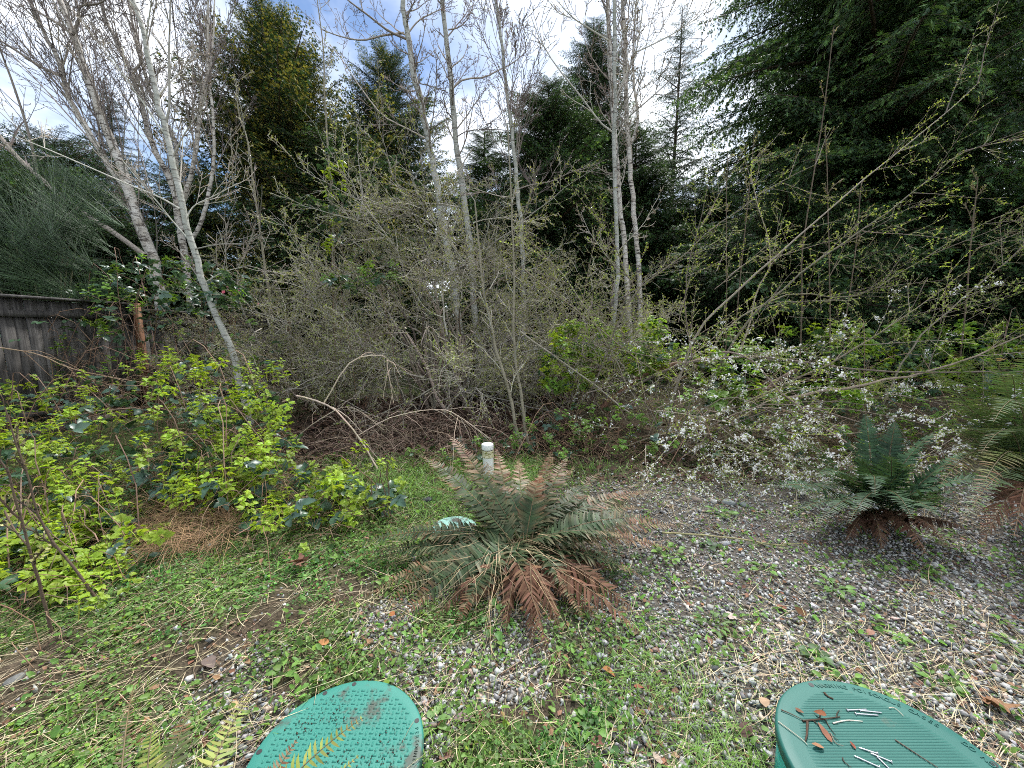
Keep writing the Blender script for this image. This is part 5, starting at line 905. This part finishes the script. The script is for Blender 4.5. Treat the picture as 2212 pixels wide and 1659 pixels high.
for i, (lab, px, py, L, c) in enumerate([('grey brown oval leaf in the clover at left', 452, 1430, .085, (.13, .10, .085)), ('orange brown leaf on bare gravel below the fern', 1315, 1448, .055, (.33, .15, .06)), ('tan leaf left of the worn lid', 500, 1530, .05, (.42, .30, .16)), ('purple grey leaf between the fern and the worn lid', 1000, 1545, .07, (.17, .12, .12)), ('curled rusty leaf at the foot of the fern', 845, 1335, .05, (.30, .12, .05)), ('pinkish grey leaf heap on the gravel', 1578, 1330, .08, (.34, .27, .24)), ('dark red leaf right of the fern', 1690, 1308, .05, (.22, .09, .06)), ('brown leaf beside the pinkish leaf', 1730, 1320, .055, (.24, .12, .06)), ('rust leaf near the fallen branch', 1600, 1188, .05, (.32, .15, .06)), ('brown leaf under the right fern', 1960, 1262, .06, (.22, .11, .06)), ('small red leaf below the orange one', 1380, 1480, .04, (.26, .09, .06)), ('long curled bark-like leaf near the raised lid', 1650, 1520, .06, (.35, .24, .16)), ('dark leaf left of the raised lid', 1610, 1580, .07, (.10, .06, .05)), ('reddish leaf near the bottom edge centre', 1290, 1600, .06, (.20, .09, .07)), ('pale leaf near the bottom edge', 1420, 1640, .05, (.40, .32, .26)), ('brown leaf just right of the worn lid', 965, 1630, .055, (.22, .12, .09)), ('tan leaf above the raised lid', 1800, 1455, .05, (.36, .25, .16)), ('rosy brown leaf in the gravel far right', 1880, 1365, .05, (.26, .14, .10)), ('lone brown leaf on the left straw', 330, 1480, .05, (.25, .15, .09)), ('white bleached petal-like leaf in the clover', 615, 1305, .025, (.75, .74, .7)), ('orange leaf left of the fern', 700, 1395, .05, (.36, .17, .07)), ('brown leaf under the bramble tip', 565, 1215, .05, (.24, .13, .08))]): dead_leaf('dead_leaf', lab, gp(px, py), L * 1.0, L * .62, c, 700 + i)
for i, (lab, x, y, c) in enumerate([('small rust leaf among the twigs on the raised lid', 280, 285, (.25, .10, .05)), ('long red brown leaf on the raised lid', 318, 395, (.24, .11, .07)), ('curled tan leaf near the left of the raised lid', 268, 480, (.35, .18, .10)), ('dark leaf scrap by the left twigs on the raised lid', 155, 255, (.15, .08, .05)), ('red bud scale at the tip of a lower nail', 487, 470, (.25, .08, .05))]): dead_leaf('leaf_scrap', lab, lid_pt(*ZL(x, y), .003), (.035, .06, .035, .025, .022)[i], (.018, .016, .02, .014, .01)[i], c, 740 + i, group='leaf scraps on the raised lid')

# ------------------------------------------------------------------ ground cover (nobody could count it)
def clear(x, y, m=.0):
    return (np.hypot(x - lc[0], y - lc[1]) > lr_ + .006 + m) & (np.hypot(x - rc[0], y - rc[1]) > rr_ + m) & (np.hypot(x - pc[0], y - pc[1]) > .15 + m) & (np.hypot(x - pp[0], y - pp[1]) > .058)
def scatter(r, n, x0, x1, y0, y1, maskf, near=1.6, m=.0):
    """Random ground points, denser near the viewer, kept where maskf wants them."""
    X, Y = [], []; got = 0
    while got < n:
        k = n * 3; u = r.random(k); y = y0 + (y1 - y0) * u ** near; x = r.uniform(-1, 1, k) * (1.5 * y + .9); ok = (x > x0) & (x < x1) & clear(x, y, m); x, y = x[ok], y[ok]
        w = maskf(x, y) > r.random(len(x)); X.append(x[w]); Y.append(y[w]); got += int(w.sum())
    x = np.concatenate(X)[:n]; y = np.concatenate(Y)[:n]; return x, y, gz(x, y)
r = RNG(201)
# gravel
oc = np.array([[1, 0, 0], [-1, 0, 0], [0, 1, 0], [0, -1, 0], [0, 0, 1], [0, 0, -1]], float); of = np.array([[0, 2, 4], [2, 1, 4], [1, 3, 4], [3, 0, 4], [2, 0, 5], [1, 2, 5], [3, 1, 5], [0, 3, 5]])
acc = Acc(); N = 52000; x, y, z = scatter(r, N, -3, 6, .35, 4.6, lambda a, b: np.clip(gravel_mask(a, b) * 1.25, .035, 1), 1.5)
for k in range(6):
    s = slice(k * N // 6, (k + 1) * N // 6); n = len(x[s]); V = oc * RNG(k).uniform(.6, 1.15, (6, 3)) + RNG(k + 50).normal(0, .22, (6, 3)); sz = np.minimum(r.lognormal(math.log(.0078), .42, n), .024)
    M = rotz(n, r, .7) * sz[:, None, None] @ np.diag([1.15, .95, .72]); g0 = r.beta(2, 2.3, n)[:, None] * .46 + .12; c = g0 * (np.array([1.0, 1.0, .96]) + r.normal(0, .03, (n, 3))); br = r.random(n) < .10; c[br] *= np.array([1.1, .85, .7])
    copies(acc, V, None, of, M, np.stack([x[s], y[s], z[s] + sz * r.uniform(.1, .7, n)], -1), c, a=0)
single('gravel', acc, M_STONE, (0, 0, 0), 'loose grey crushed gravel over the right foreground', 'gravel', kind='stuff')
# low leafy cover: little round leaves on short stalks
def round_leaf(n=6, cup=.25):
    an = np.arange(n) * 2 * math.pi / n; V = np.stack([np.cos(an) * .5 + .45, np.sin(an) * .5, cup * np.abs(np.sin(an)) * .5], -1); return V, np.array([[0, 1, 2, 3], [3, 4, 5, 0]])
RV, RT = round_leaf()
acc = Acc(); N = 115000
def cov(a, b): return np.clip(green_mask(a, b) * (.35 + .9 * vnoise(a, b, .12, 12)) * 1.3, .0, 1)
x, y, z = scatter(r, N, -6, 5, .35, 5.0, cov, 1.5); sz = r.lognormal(math.log(.0098), .42, N); hgt = np.abs(r.normal(.012, .016, N)) + .002
base = vary(r, N, (.12, .225, .05), .4, .12); bright = vnoise(x, y, .45, 14)[:, None]; base = base * (.72 + .7 * bright) ; yl = r.random(N) < .10; base[yl] *= np.array([1.7, 1.35, .9])
dkc = (vnoise(x, y, .5, 15) > .62); base[dkc] *= np.array([.62, .9, .8])
copies(acc, RV, RT, None, rotz(N, r, .38) * sz[:, None, None], np.stack([x, y, z + hgt], -1), base)
single('ground_cover', acc, M_PLANT, (0, 0, 0), 'low green leafy weeds and clover carpeting the ground', 'weeds', kind='stuff')
# toothed weed leaves standing a little higher
acc = Acc(); N = 6500; x, y, z = scatter(r, N, -6, 5, .35, 5.5, lambda a, b: np.clip(.10 + .8 * (vnoise(a, b, .16, 21) > .62) * (1 - litter_mask(a, b)), 0, 1), 1.4)
LV, LQ = leaflet(1, .55, 4, .16, .3, .3); base = vary(r, N, (.13, .25, .05), .4, .1); sz = r.uniform(.018, .042, N); M = rotz(N, r, .35) @ np.array(Matrix.Rotation(-.45, 3, 'Y')) * sz[:, None, None]
copies(acc, LV, LQ, None, M, np.stack([x, y, z + .006 + r.random(N) * .03], -1), base); single('broadleaf_weeds', acc, M_PLANT, (0, 0, 0), 'scattered small toothed weed leaves standing over the ground', 'weeds', kind='stuff')
# grass blades
def ribbon(acc, B, D, L, W, bend, C, a=.8, seg=4):
    n = len(B); lat = RNG(n).normal(0, .28, n); s = np.linspace(0, 1, seg + 1); up = np.array([0, 0, 1.]); D = nrm(D); S = nrm(np.cross(D, up + .01)); out = nrm(D * np.array([1, 1, 0]) + 1e-6)
    C_ = B[:, None] + D[:, None] * (L[:, None] * s)[..., None] + (out[:, None] * .8 - up * .55) * (bend[:, None] * L[:, None] * s ** 2)[..., None] + S[:, None] * (lat[:, None] * L[:, None] * s ** 2)[..., None]
    w = (W[:, None] * (1 - s ** 2 * .92))[..., None] / 2; Lf, Rt = C_ + S[:, None] * w, C_ - S[:, None] * w; V = np.stack([Lf, Rt], 2).reshape(n, -1, 3); m = 2 * (seg + 1); i = (np.arange(n) * m)[:, None]; q = np.array([[2 * k, 2 * k + 1, 2 * k + 3, 2 * k + 2] for k in range(seg)])
    V[..., 2] = np.maximum(V[..., 2], gz(V[..., 0], V[..., 1]) + .003); acc.add(V.reshape(-1, 3), np.repeat(C, m, 0), Q=(i[:, :, None] + q[None]).reshape(-1, 4), a=a)
def spot(a, b, cx, cy, sx, sy): return np.exp(-((a - cx) / sx) ** 2 - ((b - cy) / sy) ** 2)
def grass_m(a, b): return np.clip(1.2 * spot(a, b, -.75, 3.75, .75, .45) + .9 * spot(a, b, .05, 3.4, .35, .4) + 1.1 * spot(a, b, .74, 1.08, .16, .22) + .7 * spot(a, b, .62, 1.5, .25, .2) + .5 * spot(a, b, .2, 3.95, .8, .3) + .25 * spot(a, b, .1, 1.0, .8, .35) + .10 * green_mask(a, b) + .25 * spot(a, b, -.35, .9, .3, .3), 0, 1)
acc = Acc(); N = 11000; x, y, z = scatter(r, N, -5, 4, .4, 5.0, grass_m, 1.2); D = nrm(np.stack([r.normal(0, .45, N), r.normal(0, .45, N), np.ones(N)], -1)); far_ = sst(2.0, 3.2, y); L = r.uniform(.035, .11, N) * (1 + .4 * far_)
ribbon(acc, np.stack([x, y, z], -1), D, L, r.uniform(.0022, .0045, N) * (1 + .6 * far_), r.uniform(.2, 1.1, N), vary(r, N, (.17, .30, .06), .35, .08)); single('grass', acc, M_PLANT, (0, 0, 0), 'fresh green grass tufts by the pipe and lids', 'grass', kind='stuff')
# dry straw lying about
acc = Acc(); N = 15000; x, y, z = scatter(r, N, -5, 5, .35, 5.0, lambda a, b: np.clip(.30 + .55 * sst(.5, .7, vnoise(a, b, .5, 31)) - .2 * (a > .2) + .25 * spot(a, b, -1.6, 1.0, 1.0, .5), .06, 1), 1.5)
th = np.where(r.random(N) < .55, r.normal(.75, .45, N), r.uniform(0, 6.28, N)) + np.pi * (r.random(N) < .5); D = np.stack([np.cos(th), np.sin(th), np.abs(r.normal(.02, .10, N))], -1); Bz = z + np.abs(r.normal(.006, .016, N))
ribbon(acc, np.stack([x, y, Bz], -1), D, r.lognormal(math.log(.11), .5, N), r.uniform(.0012, .0032, N), r.uniform(-.12, .3, N), vary(r, N, (.46, .385, .25), .35, .08), a=.3); single('straw', acc, M_DRY, (0, 0, 0), 'dry tan grass stalks strewn across the ground', 'straw', kind='stuff')
acc = Acc(); N = 110                                             # straw skirt of the centre fern and brown thatch under the bramble
th = r.uniform(math.pi * .9, math.pi * 2.05, N); rr2 = r.uniform(.08, .38, N); B = np.stack([b1[0] - .1 + rr2 * np.cos(th), b1[1] + rr2 * np.sin(th), np.zeros(N)], -1); B[:, 2] = gz(B[:, 0], B[:, 1]) + r.uniform(.05, .22, N); D = np.stack([np.cos(th) * .8 + r.normal(0, .3, N), np.sin(th) * .8, r.normal(-.1, .25, N)], -1)
ribbon(acc, B, D, r.uniform(.1, .3, N), r.uniform(.0012, .0026, N), r.uniform(.1, .9, N), vary(r, N, (.42, .32, .19), .35), a=.3)
N = 1500; q = np.array(fill([(330, 1090), (520, 1090), (500, 1190), (340, 1210), (300, 1160)], N, r)); B = np.array([G(*p) for p in q]); B[:, 2] = gz(B[:, 0], B[:, 1]) + r.uniform(0, .14, N); th = r.uniform(0, 6.28, N)
ribbon(acc, B, np.stack([np.cos(th), np.sin(th), r.normal(0, .25, N)], -1), r.uniform(.12, .35, N), r.uniform(.0014, .003, N), r.uniform(.0, .5, N), vary(r, N, (.27, .17, .095), .35), a=.3); single('thatch', acc, M_DRY, (0, 0, 0), 'brown dead grass thatch under the bramble and around the fern', 'straw', kind='stuff')
# brown leaf litter
LV, LQ = leaflet(1, .6, 3, .1, .35, .25); acc = Acc(); N = 9000; x, y, z = scatter(r, N, -5, 4, 3.6, 9.0, lambda a, b: np.clip(litter_mask(a, b) + .10 + .35 * (a > .3) * (b < 6), 0, 1), 1.0)
sz = r.uniform(.035, .085, N); copies(acc, LV, LQ, None, rotz(N, r, .4) * sz[:, None, None], np.stack([x, y, z + r.uniform(.004, .03, N)], -1), vary(r, N, (.085, .052, .036), .5, .12), a=.2)
N = 4200; x, y, z = scatter(r, N, -4, 5, .4, 4.2, lambda a, b: .2 + .5 * (vnoise(a, b, .3, 41) > .6), 1.4); sz = r.uniform(.012, .04, N); copies(acc, LV, LQ, None, rotz(N, r, .35) * sz[:, None, None], np.stack([x, y, z + r.uniform(.004, .016, N)], -1), vary(r, N, (.20, .115, .07), .5, .15), a=.2)
single('leaf_litter', acc, M_DRY, (0, 0, 0), 'dark brown fallen leaf litter beneath the thicket', 'leaf litter', kind='stuff')
acc = Acc(); N = 5000; x, y, z = scatter(r, N, -5, 5, .4, 6.0, lambda a, b: .3 + 0 * a, 1.2); th = r.uniform(0, 6.28, N); s = np.linspace(-.5, .5, 5); L = r.lognormal(math.log(.09), .6, N); d = np.stack([np.cos(th), np.sin(th), 0 * th], -1)
PT = np.stack([x, y, z + .008], -1)[:, None] + d[:, None] * (L[:, None] * s)[..., None] + r.normal(0, .004, (N, 5, 3)); PT[..., 2] = np.maximum(PT[..., 2], gz(PT[..., 0], PT[..., 1]) + .003); tubes(acc, PT, np.broadcast_to(np.linspace(.0016, .0009, 5), (N, 5)), 3, vary(r, N, (.17, .115, .08), .5)); single('twig_litter', acc, M_DRY, (0, 0, 0), 'tiny broken twigs littering soil and gravel', 'twigs', kind='stuff')
# dirt crumbs on the worn lid
acc = Acc(); N = 230; cs = np.array([(-.10, .16), (-.17, .10), (-.06, .12), (.12, -.02), (.17, .06), (.06, -.10), (.2, -.04), (.1, -.16), (.02, .0)]); k = r.integers(len(cs), size=N); x = cs[k, 0] + r.normal(0, .028, N); y = cs[k, 1] + r.normal(0, .028, N); ok = np.hypot(x, y) < .26; x, y = x[ok], y[ok]; n = len(x)
copies(acc, oc, None, of, rotz(n, r, .5) * r.uniform(.001, .0034, n)[:, None, None] @ np.diag([1.6, 1, .5]), np.stack([lc[0] + x, lc[1] + y, np.full(n, lz + .003)], -1), vary(r, n, (.05, .04, .03), .5, .1), a=0); single('dirt_crumbs', acc, M_DRY, (0, 0, 0), 'dark soil crumbs spilled over the worn green lid', 'dirt', kind='stuff')
# single weeds that stand out
def weed(name, label, px, py, n, L, W, c, seed, el=.35, serr=.1, stalk=0.0, group=None):
    r = RNG(seed); b = gp(px, py, .0); t = thing(name, label, 'weed', b, group)
    for i in range(n):
        a = Acc(); yaw = i * 2.4 + r.normal(0, .2); e = el + r.normal(0, .15); d = np.array([math.cos(yaw) * math.cos(e), math.sin(yaw) * math.cos(e), math.sin(e)]); o = b + d * stalk * r.uniform(.5, 1.2) + np.array([0, 0, .006])
        if stalk: tubes(a, np.stack([b + np.array([0, 0, .003]), o]), np.array([.0018, .001]), 3, np.array(c) * .8)
        add_leaflet(a, L * r.uniform(.75, 1.2), W, o, yaw, e * .6, r.normal(0, .15), vary(r, 1, c, .2)[0], n=6, serr=serr, fold=.3, curl=.3); part('leaf', a, M_PLANT, t)
GRN = (.15, .29, .055)
for i, (nm, lab, px, py, n, L, W, c, st) in enumerate([('dandelion', 'bright dandelion rosette alone on the gravel at right', 1945, 1375, 7, .06, .022, (.20, .36, .07), 0), ('dandelion', 'narrow leaved rosette beside the big maple leaf', 660, 1240, 9, .06, .014, (.22, .36, .12), 0), ('weed', 'dark veined round leaves on the gravel above the raised lid', 1760, 1405, 6, .05, .045, (.09, .17, .06), .04), ('weed', 'leafy green weed near the bottom centre', 1275, 1560, 10, .05, .03, GRN, .05), ('weed', 'green weed cluster right of the fern', 1440, 1200, 16, .04, .035, GRN, .08), ('weed', 'small green star shaped weed right of the fern', 1372, 1200, 9, .04, .013, (.12, .22, .06), 0), ('weed', 'fresh weed in the gravel centre right', 1655, 1230, 10, .045, .03, GRN, .06), ('weed', 'broad weed patch on the gravel by the straw', 1800, 1275, 14, .05, .03, (.13, .25, .06), .06), ('weed', 'pair of dark round leaves beside the pebble', 1530, 1180, 4, .06, .055, (.06, .12, .05), .03), ('weed', 'bright weed near the right edge of the gravel', 2180, 1395, 8, .04, .022, (.2, .36, .08), .03), ('weed', 'three lobed weed right of the raised lid', 2030, 1470, 7, .04, .035, GRN, .05), ('weed', 'green weed tuft just above the raised lid', 1830, 1465, 10, .035, .022, GRN, .04), ('weed', 'spreading weed left of the raised lid', 1540, 1345, 12, .04, .022, (.13, .24, .06), .06), ('weed', 'green clump at the foot of the blossom', 1560, 1110, 14, .05, .035, (.14, .27, .06), .08), ('weed', 'dark leaf cluster below the fern straw', 1070, 1345, 12, .05, .035, (.08, .19, .04), .08), ('weed', 'pale weed beside the worn lid', 930, 1560, 8, .05, .03, (.2, .34, .1), .03), ('weed', 'weed sprig left of the worn lid', 610, 1460, 9, .045, .03, (.19, .33, .08), .04), ('weed', 'leafy weed under the right fern', 1985, 1230, 12, .05, .03, GRN, .06)]): weed(nm, lab, px, py, n, L, W, c, 800 + i, stalk=st, group='weeds standing out on the ground')
# fallen fir sprig by the fern and small green seedling
r = RNG(222); b = gp(1330, 1250, .05); t = thing('fir_sprig', 'grey green fallen fir sprig leaning on the right of the fern', 'sprig', b)
for e in ((1290, 1190), (1340, 1180), (1400, 1235), (1265, 1280), (1300, 1160)):
    C = spline([b, (b + P(*e, 2.1)) / 2 + np.array([0, 0, .02]), P(*e, 2.12)], 8); a = Acc(); tubes(a, C, np.linspace(.003, .0015, 8), 4, (.2, .17, .1)); m = 150; f = r.random(m) * 6.99; i = f.astype(int); u = (f - i)[:, None]; blades(a, C[i] * (1 - u) + C[i + 1] * u, nrm(C[i + 1] - C[i]) * .6 + r.normal(0, .7, (m, 3)), r.normal(0, 1, (m, 3)), .024, .003, vary(r, m, (.09, .15, .085), .3)); part('twig', a, M_NEEDLE, t)
